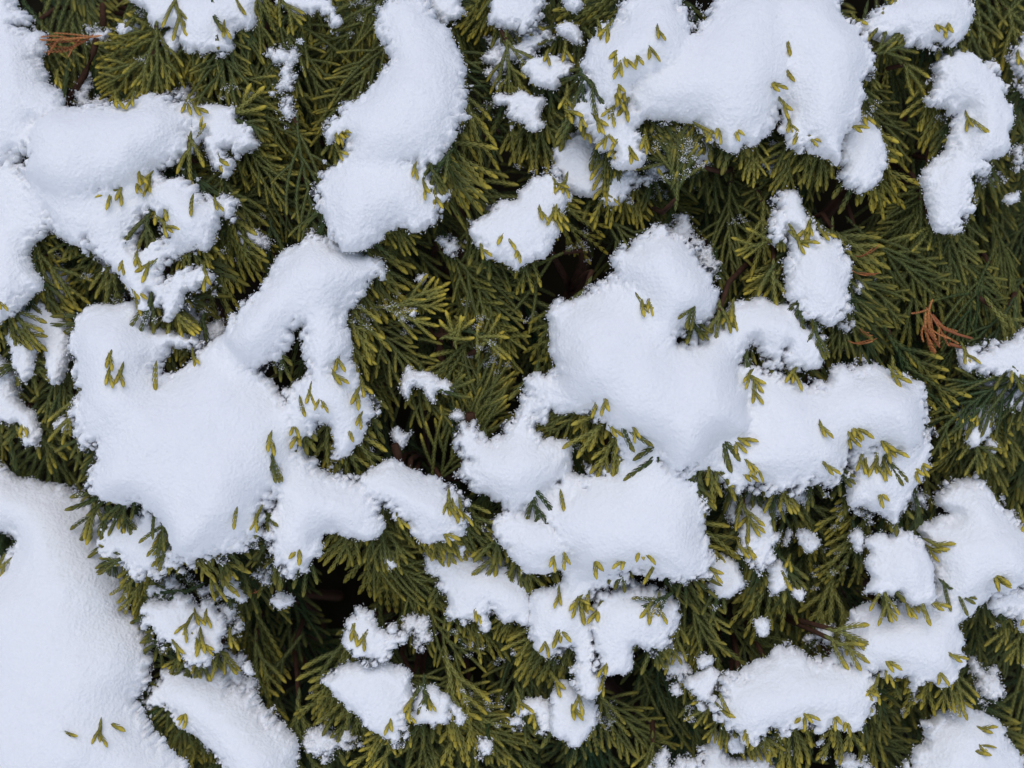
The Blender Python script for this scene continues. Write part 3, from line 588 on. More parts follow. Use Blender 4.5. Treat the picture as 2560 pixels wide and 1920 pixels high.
for i, cdef in enumerate(CL): build_clump(i, *cdef)
def short(lab):
    for cut in (' with ', ' above', ' below', ' beside', ' over ', ' under', ' across', ' beneath', ' between', ' tucked', ' running', ' hanging', ' rimming', ' joining', ' resting', ' standing', ' sitting', ' behind', ' dotted', ' ending', ' trimmed', ' cupped', ' at ', ' narrowing', ' slanting', ' ringed', ' split', ' overhanging', ' tapering', ' draped', ' on ', ' in the', ' trailing', ' against', ' amid', ' among'):
        lab = lab.split(cut)[0]
    return lab
taken = {}
for o, u_, v_, st_ in UNL:                     # scraps are told apart by the clumps they lie next to
    near = sorted(LABD, key=lambda q: np.min((q[1][:, 0]-u_)**2+(q[1][:, 1]-v_)**2)); nm_ = []
    for q in near:
        if short(q[0]) not in nm_: nm_.append(short(q[0]))
    kind_ = 'snow dusting' if st_ == 'd' else 'snow crumb'
    for n_ in ((0, None), (0, 1), (0, 2), (0, 3)):
        lab = f'thin grainy {kind_} near the {nm_[0]}' if n_[1] is None else f'{kind_} between the {nm_[0]} and the {nm_[n_[1]]}'
        if lab not in taken and len(lab.split()) <= 16: break
    taken[lab] = 1; o['label'] = lab
    o['group'] = 'snow dustings' if st_ == 'd' else 'snow crumbs'

# ------------------------------------------------------------------ placing sprays
SPRAYS = []      # (size key for ranking, kind, idx, matrix, colour)
def frame(u, v, w, ang, pitch, roll, sc):
    """ang: heading in the face plane, 0 = up the slope, clockwise; pitch lifts the tip off the face"""
    dy = np.array((math.sin(ang)*math.cos(pitch), math.cos(ang)*math.cos(pitch), math.sin(pitch)))
    z = np.array((0, 0, 1.0)); x = np.cross(dy, z); x /= np.linalg.norm(x); z = np.cross(x, dy)
    x, z = x*math.cos(roll)+z*math.sin(roll), z*math.cos(roll)-x*math.sin(roll)
    B3 = np.stack([U, V, N], 1)
    Mx = np.eye(4); Mx[:3, 0] = B3@x*sc; Mx[:3, 1] = B3@dy*sc; Mx[:3, 2] = B3@z*sc; Mx[:3, 3] = world(u, v, w)-SB
    return Mx
def snow_at(M_, u, v):
    i, j = int((v-G0[1])/GS), int((u-G0[0])/GS)
    return M_[i, j] if 0 <= i < GM and 0 <= j < GN else -9
def add(kind, i, u, v, w, ang, pitch, roll, sc, colr, rank):
    SPRAYS.append((rank, kind, i, frame(u, v, w, ang, pitch, roll, sc), colr))

# 1 sprays read off the photograph: outline crop, base -> tip, kind, depth of tip (mm), olive, yellow tips
MAN = []
def sp(crop, bx, by, tx, ty, kind='tip', depth=0.0, olive=.6, yel=.8): MAN.append((crop, bx, by, tx, ty, kind, depth, olive, yel))
sp('A', 1150, 180, 640, 400, 'fan', 2, 0.62, 0.75)
sp('A', 1000, 350, 640, 580, 'fan', 2, 0.62, 0.75)
sp('A', 1260, 320, 1290, 590, 'fan', 2, 0.62, 0.75)
sp('A', 1000, 330, 990, 590, 'fan', 2, 0.62, 0.75)
sp('A', 1600, 120, 1560, 350, 'fan', 2, 0.62, 0.75)
sp('A', 1700, 50, 1780, 280, 'fan', 2, 0.62, 0.75)
sp('A', 1130, 60, 1160, 230, 'tip', 4, 0.6, 0.6)
sp('A', 1310, 90, 1270, 270, 'tip', 4, 0.6, 0.6)
sp('A', 1440, 130, 1440, 250, 'tip', 4, 0.6, 0.6)
sp('A', 1370, 110, 1390, 280, 'tip', 4, 0.6, 0.6)
sp('A', 1520, -20, 1510, 170, 'tip', 4, 0.6, 0.6)
sp('A', 1520, 0, 1560, 90, 'tip', 4, 0.6, 0.6)
sp('A', 1850, 80, 1900, 180, 'tip', 4, 0.6, 0.6)
sp('A', 800, 0, 760, 110, 'tip', 4, 0.6, 0.6)
sp('A', 2180, 150, 1980, 290, 'long', -4, 0.5, 0.6)
sp('A', 2170, 240, 2030, 390, 'long', -4, 0.5, 0.6)
sp('A', 1930, 330, 2150, 660, 'long', -4, 0.5, 0.6)
sp('A', 2190, 640, 2020, 850, 'long', -4, 0.5, 0.6)
sp('A', 1560, 740, 1810, 1020, 'long', -4, 0.5, 0.6)
sp('A', 1500, 900, 1670, 1130, 'long', -4, 0.5, 0.6)
sp('A', 1600, 880, 1560, 1160, 'long', -4, 0.5, 0.6)
sp('A', 1640, 1160, 1720, 1340, 'long', -4, 0.5, 0.6)
sp('A', 1520, 1390, 1810, 1440, 'long', -12, 0.3, 0.4)
sp('A', 1770, 1230, 2080, 1470, 'long', -12, 0.3, 0.4)
sp('A', 1900, 1180, 1890, 1570, 'long', -12, 0.3, 0.4)
sp('A', 1500, 400, 1450, 680, 'long', -12, 0.3, 0.4)
sp('A', 1580, 300, 1560, 600, 'long', -12, 0.3, 0.4)
sp('A', 1600, 560, 1500, 690, 'long', -12, 0.3, 0.4)
sp('A', 1400, 400, 1440, 660, 'long', -12, 0.3, 0.4)
sp('A', 1550, 780, 1730, 830, 'tip', 0, 0.7, 0.9)
sp('A', 1480, 740, 1690, 600, 'tip', 0, 0.7, 0.9)
sp('A', 1300, 1250, 1460, 1180, 'tip', 0, 0.7, 0.9)
sp('A', 1360, 1290, 1550, 1320, 'tip', 0, 0.7, 0.9)
sp('A', 1270, 870, 1330, 800, 'tip', 0, 0.7, 0.9)
sp('A', 1250, 900, 1230, 970, 'tip', 0, 0.7, 0.9)
sp('A', 1200, 1020, 1190, 1150, 'tip', 0, 0.7, 0.9)
sp('A', 1060, 1050, 1070, 1095, 'tip', 0, 0.7, 0.9)
sp('A', 950, 1180, 940, 1250, 'tip', 0, 0.7, 0.9)
sp('A', 770, 1220, 745, 1290, 'tip', 0, 0.7, 0.9)
sp('A', 690, 1250, 650, 1290, 'tip', 0, 0.7, 0.9)
sp('A', 880, 1200, 880, 1250, 'tip', 0, 0.7, 0.9)
sp('A', 1000, 1370, 980, 1420, 'tip', 0, 0.7, 0.9)
sp('A', 930, 1450, 900, 1600, 'tip', 0, 0.7, 0.9)
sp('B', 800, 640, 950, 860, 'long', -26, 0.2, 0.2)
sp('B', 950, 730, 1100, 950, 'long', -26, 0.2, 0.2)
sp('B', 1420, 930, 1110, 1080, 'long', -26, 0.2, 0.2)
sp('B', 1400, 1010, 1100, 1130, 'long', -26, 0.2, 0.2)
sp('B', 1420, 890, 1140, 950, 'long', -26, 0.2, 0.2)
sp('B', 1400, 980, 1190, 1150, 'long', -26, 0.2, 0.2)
sp('B', 1080, 370, 1100, 610, 'fan', 1, 0.6, 0.7)
sp('B', 1060, 150, 1090, 290, 'fan', 1, 0.6, 0.7)
sp('B', 2040, 180, 2040, 260, 'tip', 4, 0.6, 0.7)
sp('B', 1800, 390, 1780, 500, 'tip', 4, 0.6, 0.7)
sp('B', 1830, 380, 1840, 440, 'tip', 4, 0.6, 0.7)
sp('B', 1910, 340, 1915, 420, 'tip', 4, 0.6, 0.7)
sp('B', 1760, 350, 1725, 385, 'tip', 4, 0.6, 0.7)
sp('B', 1995, 290, 2025, 380, 'tip', 4, 0.6, 0.7)
sp('B', 1560, 560, 1570, 730, 'tip', 4, 0.6, 0.7)
sp('B', 1770, 670, 1715, 775, 'tip', 4, 0.6, 0.7)
sp('B', 1840, 680, 1820, 755, 'tip', 4, 0.6, 0.7)
sp('B', 1500, 800, 1460, 940, 'tip', 4, 0.6, 0.7)
sp('B', 1580, 840, 1550, 920, 'tip', 4, 0.6, 0.7)
sp('B', 1690, 920, 1650, 1000, 'tip', 4, 0.6, 0.7)
sp('B', 480, 1070, 460, 1130, 'tip', 4, 0.6, 0.7)
sp('B', 600, 1090, 520, 1180, 'tip', 4, 0.6, 0.7)
sp('B', 590, 1090, 610, 1230, 'tip', 4, 0.6, 0.7)
sp('B', 600, 1090, 650, 1190, 'tip', 4, 0.6, 0.7)
sp('B', 660, 1060, 690, 1110, 'tip', 4, 0.6, 0.7)
sp('B', 1560, 480, 1450, 560, 'tip', 4, 0.6, 0.7)
sp('C', 1240, 350, 1600, 70, 'fan', 3, 0.4, 0.5)
sp('C', 1560, 1290, 1290, 1560, 'long', -8, 0.4, 0.4)
sp('C', 1290, 830, 1440, 1030, 'long', -8, 0.4, 0.4)
sp('C', 560, 1150, 420, 1310, 'long', -8, 0.4, 0.4)
sp('C', 680, 1120, 590, 1260, 'long', -8, 0.4, 0.4)
sp('C', 700, 290, 702, 325, 'tip', 3, 0.6, 0.8)
sp('C', 690, 455, 712, 500, 'tip', 3, 0.6, 0.8)
sp('C', 1180, 740, 1190, 810, 'tip', 3, 0.6, 0.8)
sp('C', 1090, 840, 1130, 880, 'tip', 3, 0.6, 0.8)
sp('C', 1850, 790, 1850, 830, 'tip', 3, 0.6, 0.8)
sp('C', 1900, 790, 1955, 850, 'tip', 3, 0.6, 0.8)
sp('C', 590, 570, 610, 605, 'tip', 3, 0.6, 0.8)
sp('C', 640, 650, 690, 750, 'tip', 3, 0.6, 0.8)
sp('C', 1470, 440, 1600, 550, 'tip', 3, 0.6, 0.8)
sp('C', 600, 1550, 360, 1580, 'tip', 3, 0.6, 0.8)
sp('C', 620, 1500, 590, 1570, 'tip', 3, 0.6, 0.8)
sp('C', 740, 1500, 760, 1540, 'tip', 3, 0.6, 0.8)
sp('C', 780, 1550, 830, 1600, 'tip', 3, 0.6, 0.8)
sp('C', 0, 1000, 20, 760, 'fan', 0, 0.3, 0.5)
sp('C', -10, 1010, -330, 850, 'fan', 0, 0.3, 0.5)
sp('D', 700, 760, 690, 830, 'tip', 3, 0.6, 0.8)
sp('D', 770, 770, 765, 820, 'tip', 3, 0.6, 0.8)
sp('D', 690, 680, 680, 710, 'tip', 3, 0.6, 0.8)
sp('D', 995, 720, 990, 830, 'tip', 3, 0.6, 0.8)
sp('D', 1720, 1190, 1705, 1250, 'tip', 3, 0.6, 0.8)
sp('D', 1740, 1290, 1720, 1430, 'tip', 3, 0.6, 0.8)
sp('D', 1930, 920, 1950, 1010, 'tip', 3, 0.6, 0.8)
sp('D', 2000, 870, 2000, 945, 'tip', 3, 0.6, 0.8)
sp('D', 2070, 880, 2060, 990, 'tip', 3, 0.6, 0.8)
sp('D', 2160, 790, 2180, 830, 'tip', 3, 0.6, 0.8)
sp('D', 950, 380, 940, 510, 'tip', 3, 0.6, 0.8)
sp('D', 1130, 400, 1180, 510, 'tip', 3, 0.6, 0.8)
sp('D', 980, 250, 990, 450, 'tip', 3, 0.6, 0.8)
sp('D', 1900, 1110, 1900, 1150, 'tip', 3, 0.6, 0.8)
sp('D', 1910, 1160, 1900, 1220, 'tip', 3, 0.6, 0.8)
sp('D', 870, 20, 865, 60, 'tip', 3, 0.6, 0.8)
sp('D', 780, 40, 760, 90, 'tip', 3, 0.6, 0.8)
sp('E', 230, 330, 650, 350, 'fan', 1, 0.75, 1.0)
sp('E', 260, 430, 540, 600, 'long', -6, 0.5, 0.5)
sp('E', 870, 230, 690, 310, 'long', -6, 0.5, 0.5)
sp('E', 960, 200, 1240, 450, 'long', -6, 0.5, 0.5)
sp('E', 970, 60, 1080, 330, 'long', -6, 0.5, 0.5)
sp('E', 930, 530, 1100, 600, 'tip', -4, 0.8, 1.0)
sp('E', 960, 480, 1000, 400, 'tip', -4, 0.8, 1.0)
sp('E', 800, 480, 860, 460, 'tip', -4, 0.8, 1.0)
sp('E', 780, 480, 670, 460, 'tip', -4, 0.8, 1.0)
sp('E', 720, 430, 710, 370, 'tip', -4, 0.8, 1.0)
sp('E', 700, 860, 850, 840, 'tip', -4, 0.8, 1.0)
sp('E', 840, 1040, 770, 420, 'long', -8, 0.5, 0.6)
sp('E', 850, 1040, 970, 500, 'long', -8, 0.5, 0.6)
sp('E', 850, 1030, 1000, 760, 'long', -8, 0.5, 0.6)
sp('E', 1500, 1000, 1250, 1130, 'fan', 1, 0.45, 0.5)
sp('E', 1530, 1010, 1560, 1380, 'fan', 1, 0.45, 0.5)
sp('E', 1420, 1010, 1200, 1040, 'fan', 1, 0.45, 0.5)
sp('F', 1060, 180, 1350, 480, 'long', -2, 0.38, 0.3)
sp('F', 1060, 270, 1340, 545, 'long', -2, 0.38, 0.3)
sp('F', 1140, 150, 1410, 430, 'long', -2, 0.38, 0.3)
sp('F', 1080, 50, 1440, 270, 'long', -2, 0.38, 0.3)
sp('F', 1440, 150, 1620, 345, 'long', -2, 0.38, 0.3)
sp('F', 1870, 140, 2100, 410, 'long', -2, 0.38, 0.3)
sp('F', 980, 400, 980, 680, 'long', -2, 0.38, 0.3)
sp('F', 1060, 440, 1200, 670, 'long', -2, 0.38, 0.3)
sp('F', 1750, 20, 1790, 320, 'long', -2, 0.38, 0.3)
sp('F', 600, 40, 580, 290, 'tip', 0, 0.4, 0.5)
sp('F', 600, 160, 520, 270, 'tip', 0, 0.4, 0.5)
sp('F', 780, 330, 750, 470, 'tip', 0, 0.4, 0.5)
sp('F', 880, 500, 885, 640, 'tip', 0, 0.4, 0.5)
sp('F', 940, 430, 950, 580, 'tip', 0, 0.4, 0.5)
sp('F', 1880, 720, 1760, 920, 'long', -6, 0.12, 0.3)
sp('F', 1720, 660, 1660, 800, 'long', -6, 0.12, 0.3)
sp('F', 1790, 970, 1610, 1080, 'long', -6, 0.12, 0.3)
sp('F', 1830, 1060, 1650, 1180, 'long', -6, 0.12, 0.3)
sp('F', 1870, 1200, 1780, 1360, 'long', -6, 0.12, 0.3)
sp('F', 2080, 690, 2090, 850, 'tip', 2, 0.3, 0.5)
sp('F', 1990, 960, 1920, 1090, 'tip', 2, 0.3, 0.5)
sp('F', 1880, 740, 1860, 870, 'tip', 2, 0.3, 0.5)
sp('F', 1900, 1200, 1890, 1400, 'tip', 2, 0.3, 0.5)
sp('F', 1930, 1220, 2090, 1320, 'tip', 2, 0.3, 0.5)
sp('F', 1350, 1340, 1385, 1460, 'tip', 4, 0.6, 0.6)
sp('F', 1265, 1320, 1255, 1420, 'tip', 4, 0.6, 0.6)
sp('F', 1320, 1360, 1325, 1425, 'tip', 4, 0.6, 0.6)
sp('F', 1340, 1230, 1385, 1305, 'tip', 4, 0.6, 0.6)
sp('F', 1170, 1270, 1155, 1380, 'tip', 4, 0.6, 0.6)
sp('F', 1200, 1290, 1180, 1400, 'tip', 4, 0.6, 0.6)
sp('F', 1280, 1530, 1305, 1590, 'tip', 4, 0.6, 0.6)
sp('F', 910, 1320, 955, 1405, 'tip', 4, 0.6, 0.6)
sp('F', 480, 830, 495, 940, 'tip', 4, 0.6, 0.6)
sp('F', 500, 820, 530, 850, 'tip', 4, 0.6, 0.6)
sp('F', 370, 1200, 385, 1260, 'tip', 4, 0.6, 0.6)
sp('F', 420, 1205, 445, 1225, 'tip', 4, 0.6, 0.6)
sp('F', 910, 1125, 915, 1160, 'tip', 4, 0.6, 0.6)
sp('F', 440, 760, 400, 800, 'tip', 4, 0.6, 0.6)
sp('G', 1120, 1050, 870, 1200, 'fan', 2, 0.35, 0.35)
sp('G', 1140, 1240, 890, 1310, 'fan', 2, 0.35, 0.35)
sp('G', 1130, 1250, 1100, 1510, 'fan', 2, 0.35, 0.35)
sp('G', 1060, 570, 830, 670, 'fan', 2, 0.35, 0.35)
sp('G', 1270, 1390, 1290, 1560, 'fan', 0, 0.55, 0.6)
sp('G', 1110, 850, 1110, 1010, 'fan', 0, 0.55, 0.6)
sp('G', 770, 300, 640, 300, 'tip', 3, 0.5, 0.7)
sp('G', 620, 30, 540, 150, 'tip', 3, 0.5, 0.7)
sp('G', 600, 50, 610, 170, 'tip', 3, 0.5, 0.7)
sp('G', 690, 10, 700, 155, 'tip', 3, 0.5, 0.7)
sp('G', 790, -10, 800, 145, 'tip', 3, 0.5, 0.7)
sp('G', 770, 20, 755, 100, 'tip', 3, 0.5, 0.7)
sp('G', 1050, 60, 1100, 200, 'tip', 3, 0.5, 0.7)
sp('G', 1020, 150, 985, 225, 'tip', 3, 0.5, 0.7)
sp('G', 720, 1370, 765, 1415, 'tip', 3, 0.5, 0.7)
sp('G', 630, 1430, 630, 1490, 'tip', 3, 0.5, 0.7)
sp('G', 430, 1435, 465, 1450, 'tip', 3, 0.5, 0.7)
sp('G', 1520, 0, 1510, 80, 'tip', 3, 0.5, 0.7)
sp('G', 1020, 850, 955, 910, 'tip', 3, 0.5, 0.7)
sp('G', 1130, 870, 1170, 930, 'tip', 3, 0.5, 0.7)
sp('H', 2060, 570, 1880, 665, 'tip', 4, 0.5, 0.6)
sp('H', 2000, 600, 1960, 690, 'tip', 4, 0.5, 0.6)
sp('H', 2050, 590, 2040, 690, 'tip', 4, 0.5, 0.6)
sp('H', 1550, 580, 1560, 695, 'tip', 4, 0.5, 0.6)
sp('H', 1570, 590, 1600, 640, 'tip', 4, 0.5, 0.6)
sp('H', 1640, 660, 1615, 700, 'tip', 4, 0.5, 0.6)
sp('H', 1420, 730, 1375, 840, 'tip', 4, 0.5, 0.6)
sp('H', 1430, 780, 1440, 820, 'tip', 4, 0.5, 0.6)
sp('H', 1400, 560, 1395, 600, 'tip', 4, 0.5, 0.6)
sp('H', 1640, 940, 1600, 1055, 'tip', 4, 0.5, 0.6)
sp('H', 1800, 310, 1770, 345, 'tip', 4, 0.5, 0.6)
sp('H', 1500, 590, 1470, 615, 'tip', 4, 0.5, 0.6)
sp('H', 540, 1150, 545, 1310, 'tip', 4, 0.5, 0.6)
sp('H', 1540, 1170, 1520, 1250, 'tip', 4, 0.5, 0.6)
sp('H', 370, 430, 660, 750, 'long', -4, 0.6, 0.6)
sp('H', 1230, 400, 1190, 560, 'long', -4, 0.6, 0.6)
sp('H', 1220, 400, 1235, 640, 'long', -4, 0.6, 0.6)
sp('H', 700, 760, 900, 1020, 'long', -4, 0.6, 0.6)
sp('H', 850, 1280, 1060, 1390, 'long', -4, 0.6, 0.6)
sp('H', 900, 1400, 1150, 1600, 'long', -4, 0.6, 0.6)
sp('I', 0, 480, 40, 980, 'long', 2, 0.6, 0.5)
sp('I', 250, 540, 260, 690, 'tip', 4, 0.55, 0.6)
sp('I', 1080, 780, 1250, 810, 'tip', 4, 0.55, 0.6)
sp('I', 1060, 860, 1210, 930, 'tip', 4, 0.55, 0.6)
sp('I', 1640, 200, 1730, 235, 'tip', 4, 0.55, 0.6)
sp('I', 1600, 240, 1660, 280, 'tip', 4, 0.55, 0.6)
sp('I', 800, 1300, 838, 1345, 'tip', 4, 0.55, 0.6)
sp('I', 1950, 1395, 1985, 1408, 'tip', 4, 0.55, 0.6)
sp('I', 1935, 1495, 1985, 1520, 'tip', 4, 0.55, 0.6)
sp('I', 1930, 1565, 1950, 1580, 'tip', 4, 0.55, 0.6)
sp('I', 430, 40, 460, 170, 'tip', 4, 0.55, 0.6)
sp('I', 420, 20, 380, 80, 'tip', 4, 0.55, 0.6)
sp('I', 170, 350, 235, 400, 'tip', 4, 0.55, 0.6)
sp('I', 1290, 500, 1290, 690, 'tip', 4, 0.55, 0.6)
sp('I', 1300, 500, 1350, 630, 'tip', 4, 0.55, 0.6)
sp('I', 1360, 510, 1390, 610, 'tip', 4, 0.55, 0.6)
sp('I', 1440, 580, 1440, 660, 'tip', 4, 0.55, 0.6)
sp('I', 1480, 590, 1490, 640, 'tip', 4, 0.55, 0.6)
sp('I', 1540, 590, 1560, 690, 'tip', 4, 0.55, 0.6)
sp('I', 1600, 580, 1640, 620, 'tip', 4, 0.55, 0.6)

def lay_on(p, dirv, l, olive=None, yel=None, kd='tip'):
    """a sprig coming up through the snow: only its last l metres show"""
    dirv = dirv/np.linalg.norm(dirv); i = rng.integers(KINDS[kd]); sc = rng.uniform(.75, 1.0); L = FLEN[kd, i]*sc
    s = max(snow_at(SNOWTOP, p[0], p[1]), snow_at(SNOWTOP, *(p-dirv*l)))
    if s < -1: return
    pit = math.atan2(.0016, l)+.08; b = p-dirv*L*math.cos(pit)
    add(kd, i, b[0], b[1], s+.0014-L*math.sin(pit), math.atan2(dirv[0], dirv[1]), pit, rng.normal()*.3, sc, (olive or rng.uniform(.5, .8), yel or rng.uniform(.7, 1), 0, 1), 1)

for j, (crop, bx, by, tx, ty, kind, depth, olive, yel) in enumerate(MAN):
    o = CR[crop]; b = np.array((o[0]+bx*S1, o[1]+by*S1)); t = np.array((o[0]+tx*S1, o[1]+ty*S1))
    tu, tv_ = (t[0]-1280)*K, (960-t[1])*K; bu_, bv = (b[0]-1280)*K, (960-b[1])*K; wt = surf(tu, tv_)+depth*1e-3
    L2 = math.hypot(bu_-tu, bv-tv_); s = snow_at(SNOWTOP, tu, tv_)
    if s > -1 and L2 < .011 and kind == 'tip':
        f = (D-s)/D; lay_on(np.array((tu, tv_))*f, np.array((tu-bu_, tv_-bv)), max(L2, .003), .78, 1.0, 'tip' if L2 > .0062 else 'bud'); continue
    if s > -1: wt = max(wt, s+.0012)
    tu, tv_ = tu*(D-wt)/D, tv_*(D-wt)/D; wb = wt-L2*.22
    bu_, bv = bu_*(D-wb)/D, bv*(D-wb)/D
    i = rng.integers(KINDS[kind]); L = math.sqrt((tu-bu_)**2+(tv_-bv)**2+(wt-wb)**2); sc = L/FLEN[kind, i]; lo_ = .8
    if sc < lo_:                                            # keep the natural size: start further back
        k_ = FLEN[kind, i]*lo_/L; bu_, bv, wb = tu+(bu_-tu)*k_, tv_+(bv-tv_)*k_, wt+(wb-wt)*k_; sc = lo_
    add(kind, i, bu_, bv, wb, math.atan2(tu-bu_, tv_-bv), math.asin((wt-wb)/(sc*FLEN[kind, i])), rng.uniform(-.35, .35), sc, (olive, yel, 0, 1), 1e6)

# 2 fringes under the edges of each clump
for (Q, w0, uc, vc, tilt, style, mx, others) in INFO:
    Qn = np.roll(Q, -1, 0); seg = Qn-Q; ln = np.hypot(seg[:, 0], seg[:, 1]); per = ln.sum()
    area = 0.5*np.sum(Q[:, 0]*Qn[:, 1]-Qn[:, 0]*Q[:, 1]); sgn = 1 if area > 0 else -1
    step = .0098 if style == 's' else .014; pos = rng.uniform(0, step); cum = np.concatenate([[0], np.cumsum(ln)])
    while pos < per:
        q = min(np.searchsorted(cum, pos)-1, len(Q)-1); q = max(q, 0)
        f = (pos-cum[q])/max(ln[q], 1e-9); p = Q[q]+seg[q]*f
        nrm = np.array((seg[q, 1], -seg[q, 0]))*sgn/max(ln[q], 1e-9)
        pos += step*rng.uniform(.6, 1.4)
        dn = -nrm[1]
        if dn < -.25 or (dn < .25 and rng.random() > .45): continue
        if abs(p[0]) > .19 or abs(p[1]) > .15: continue
        if others and max(float(sdist(o_, p[:1], p[1:])[0]) for o_ in others) > .002:
            if rng.random() < .72: continue
            lay_on(p, np.array((rng.normal()*.5, -1.)), rng.uniform(.004, .009)); continue
        dirv = nrm*.32+np.array((rng.normal()*.30, -.95+rng.normal()*.15)); dirv /= np.linalg.norm(dirv)
        kind = 'fan' if rng.random() < (.66 if style == 's' else .35) else 'tip'
        i = rng.integers(KINDS[kind]); L = FLEN[kind, i]; sc = rng.uniform(.72, 1.18)
        outl = rng.uniform(.005, .013) if kind == 'fan' else rng.uniform(.004, .010)
        tip = p+dirv*outl; base = tip-dirv*L*sc*.93
        wr = w0+tilt*(vc-p[1])
        wt = wr+rng.uniform(-.0035, .0012); wb = wr-rng.uniform(.004, .010)-(.0 if kind == 'tip' else .003)
        s = snow_at(SNOWTOP, tip[0], tip[1])
        if s > wt and s < wt+.006: wt = s+.001
        pit = math.asin(np.clip((wt-wb)/(L*sc), -.9, .9))
        add(kind, i, base[0], base[1], wb, math.atan2(dirv[0], dirv[1]), pit, rng.normal()*.35, sc,
            (np.clip(rng.normal(.58, .22), 0, 1), rng.uniform(.35, 1), 0, 1), 2000+rng.random()*500)

# tips just breaking through the thin snow inside the rims
for (Q, w0, uc, vc, tilt, style, mx, others) in INFO:
    if style != 's': continue
    for q in range(0, len(Q)):
        if rng.random() > .03: continue
        s_ = Q[(q+1) % len(Q)]-Q[q]; n_ = np.array((uc, vc))-Q[q]; n_ /= np.linalg.norm(n_)+1e-9
        if n_[1] < -.35 and rng.random() < .7: continue
        for _ in range(rng.integers(1, 3)):
            p = Q[q]+n_*rng.uniform(-.0005, .003)+rng.normal(size=2)*.002
            lay_on(p, np.array((rng.normal()*.5, -1.)), rng.uniform(.0022, .0042), rng.uniform(.6, .9), 1.0, 'bud')

# 3 sprays filling the gaps in layers
def void(u, v):
    x, y = u/K+1280, 960-v/K
    for cx, cy, rx, ry in VOIDS:
        if ((x-cx)/rx)**2+((y-cy)/ry)**2 < 1: return True
    return False
VOIDS = [(1240, 450, 85, 85), (1440, 690, 95, 70), (1310, 1000, 95, 75), (1090, 1170, 80, 60), (735, 545, 80, 90), (260, 720, 90, 70), (1340, 780, 50, 70), (1260, 1330, 45, 55), (1200, 1180, 50, 70), (2180, 430, 70, 60), (2330, 880, 60, 60), (1240, 1730, 60, 50), (740, 1560, 60, 60), (2130, 1330, 60, 40), (1870, 620, 60, 50), (120, 420, 40, 50), (2000, 1500, 50, 40), (1600, 1700, 70, 40), (560, 1420, 50, 40), (1160, 90, 40, 40)]
LAY = [(-.013, .0295, .46), (-.034, .0265, .22), (-.066, .034, .06)]  # deeper layers sit nearer the dark hue, with its painted shade
for li, (dw, gs, olive) in enumerate(LAY):
    for v in np.arange(-.150, .175, gs):
        for u in np.arange(-.215, .220, gs):
            uu, vv_ = u+rng.uniform(-.5, .5)*gs, v+rng.uniform(-.5, .5)*gs
            i = rng.integers(KINDS['long']); sc = rng.uniform(.75, 1.1); L = FLEN['long', i]*sc
            ang = math.pi+.95*noise2(np.array(uu*24.), np.array(vv_*24.), 40+li)+rng.normal()*.22
            pit = rng.uniform(.05, .55); tu, tv_ = uu+math.sin(ang)*L*.9, vv_+math.cos(ang)*L*.9
            if li < 4 and (void(tu, tv_) or void((tu+uu)/2, (tv_+vv_)/2)): continue
            wt = surf(tu, tv_)+dw+rng.uniform(-.006, .006); hid = 0
            for q in (.45, .7, .95):
                x, y = uu+(tu-uu)*q, vv_+(tv_-vv_)*q; s = snow_at(SNOWRIM, x, y)
                if s > -1:
                    hid += 1
                    wt = min(wt, s-.002+math.sin(pit)*L*.9*(1-q))
            if hid == 3 and li > 0: continue
            wb = wt-math.sin(pit)*L*.9
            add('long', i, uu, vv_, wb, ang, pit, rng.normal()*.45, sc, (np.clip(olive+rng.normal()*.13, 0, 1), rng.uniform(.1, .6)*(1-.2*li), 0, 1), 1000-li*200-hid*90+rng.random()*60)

# how much of each spray the camera sees (points splatted on a coarse depth map together with the snow)
SW, SH = 640, 480
zb = np.full(SW*SH, -9.0); ids = np.full(SW*SH, -1)
jj, ii = np.meshgrid(np.arange(GN), np.arange(GM)); okm = SNOWTOP > -1
CTR = np.array((0, 0, D))
def proj(uvw):
    s = D/(D-uvw[:, 2]); return (uvw[:, 0]*s/.34+.5)*SW, (.5-uvw[:, 1]*s/.255)*SH
uvw = np.stack([G0[0]+(jj[okm]+.5)*GS, G0[1]+(ii[okm]+.5)*GS, SNOWTOP[okm]], 1); sx, sy = proj(uvw)
for ox in (-1, 0, 1, 2):
    for oy in (-1, 0, 1, 2):
        a_, b__ = (sx+ox).astype(int), (sy+oy).astype(int); o_ = (a_ >= 0) & (a_ < SW) & (b__ >= 0) & (b__ < SH)
        np.maximum.at(zb, b__[o_]*SW+a_[o_], uvw[o_, 2])
VC = {}
Binv = np.stack([U, V, N], 0); allk, allz, alls, allp = [], [], [], []; edge = np.zeros(len(SPRAYS), bool)
for si, (rank, kind, i, Mx, colr) in enumerate(SPRAYS):
    if (kind, i) not in VC:
        me = FANS[kind, i]; v = np.empty(len(me.vertices)*3, np.float32); me.vertices.foreach_get('co', v); VC[kind, i] = v.reshape(-1, 3)[::3]
    p = VC[kind, i]@Mx[:3, :3].T+Mx[:3, 3]+SB-C0; q = p@Binv.T; sx, sy = proj(q)
    a_, b__ = sx.astype(int), sy.astype(int); o_ = (sx >= 0) & (sx < SW) & (sy >= 0) & (sy < SH); edge[si] = (~o_).mean() > .25
    allk.append(b__[o_]*SW+a_[o_]); allz.append(q[o_, 2]); alls.append(np.full(o_.sum(), si)); allp.append(q[o_])
allk, allz, alls = map(np.concatenate, (allk, allz, alls))
np.maximum.at(zb, allk, allz); vis = allz >= zb[allk]-1e-7
seen = np.bincount(alls[vis], minlength=len(SPRAYS))
order = np.argsort(-seen); inview = [SPRAYS[q] for q in order if (seen[q] > 14 or edge[q]) and SPRAYS[q][1] != 'bud']
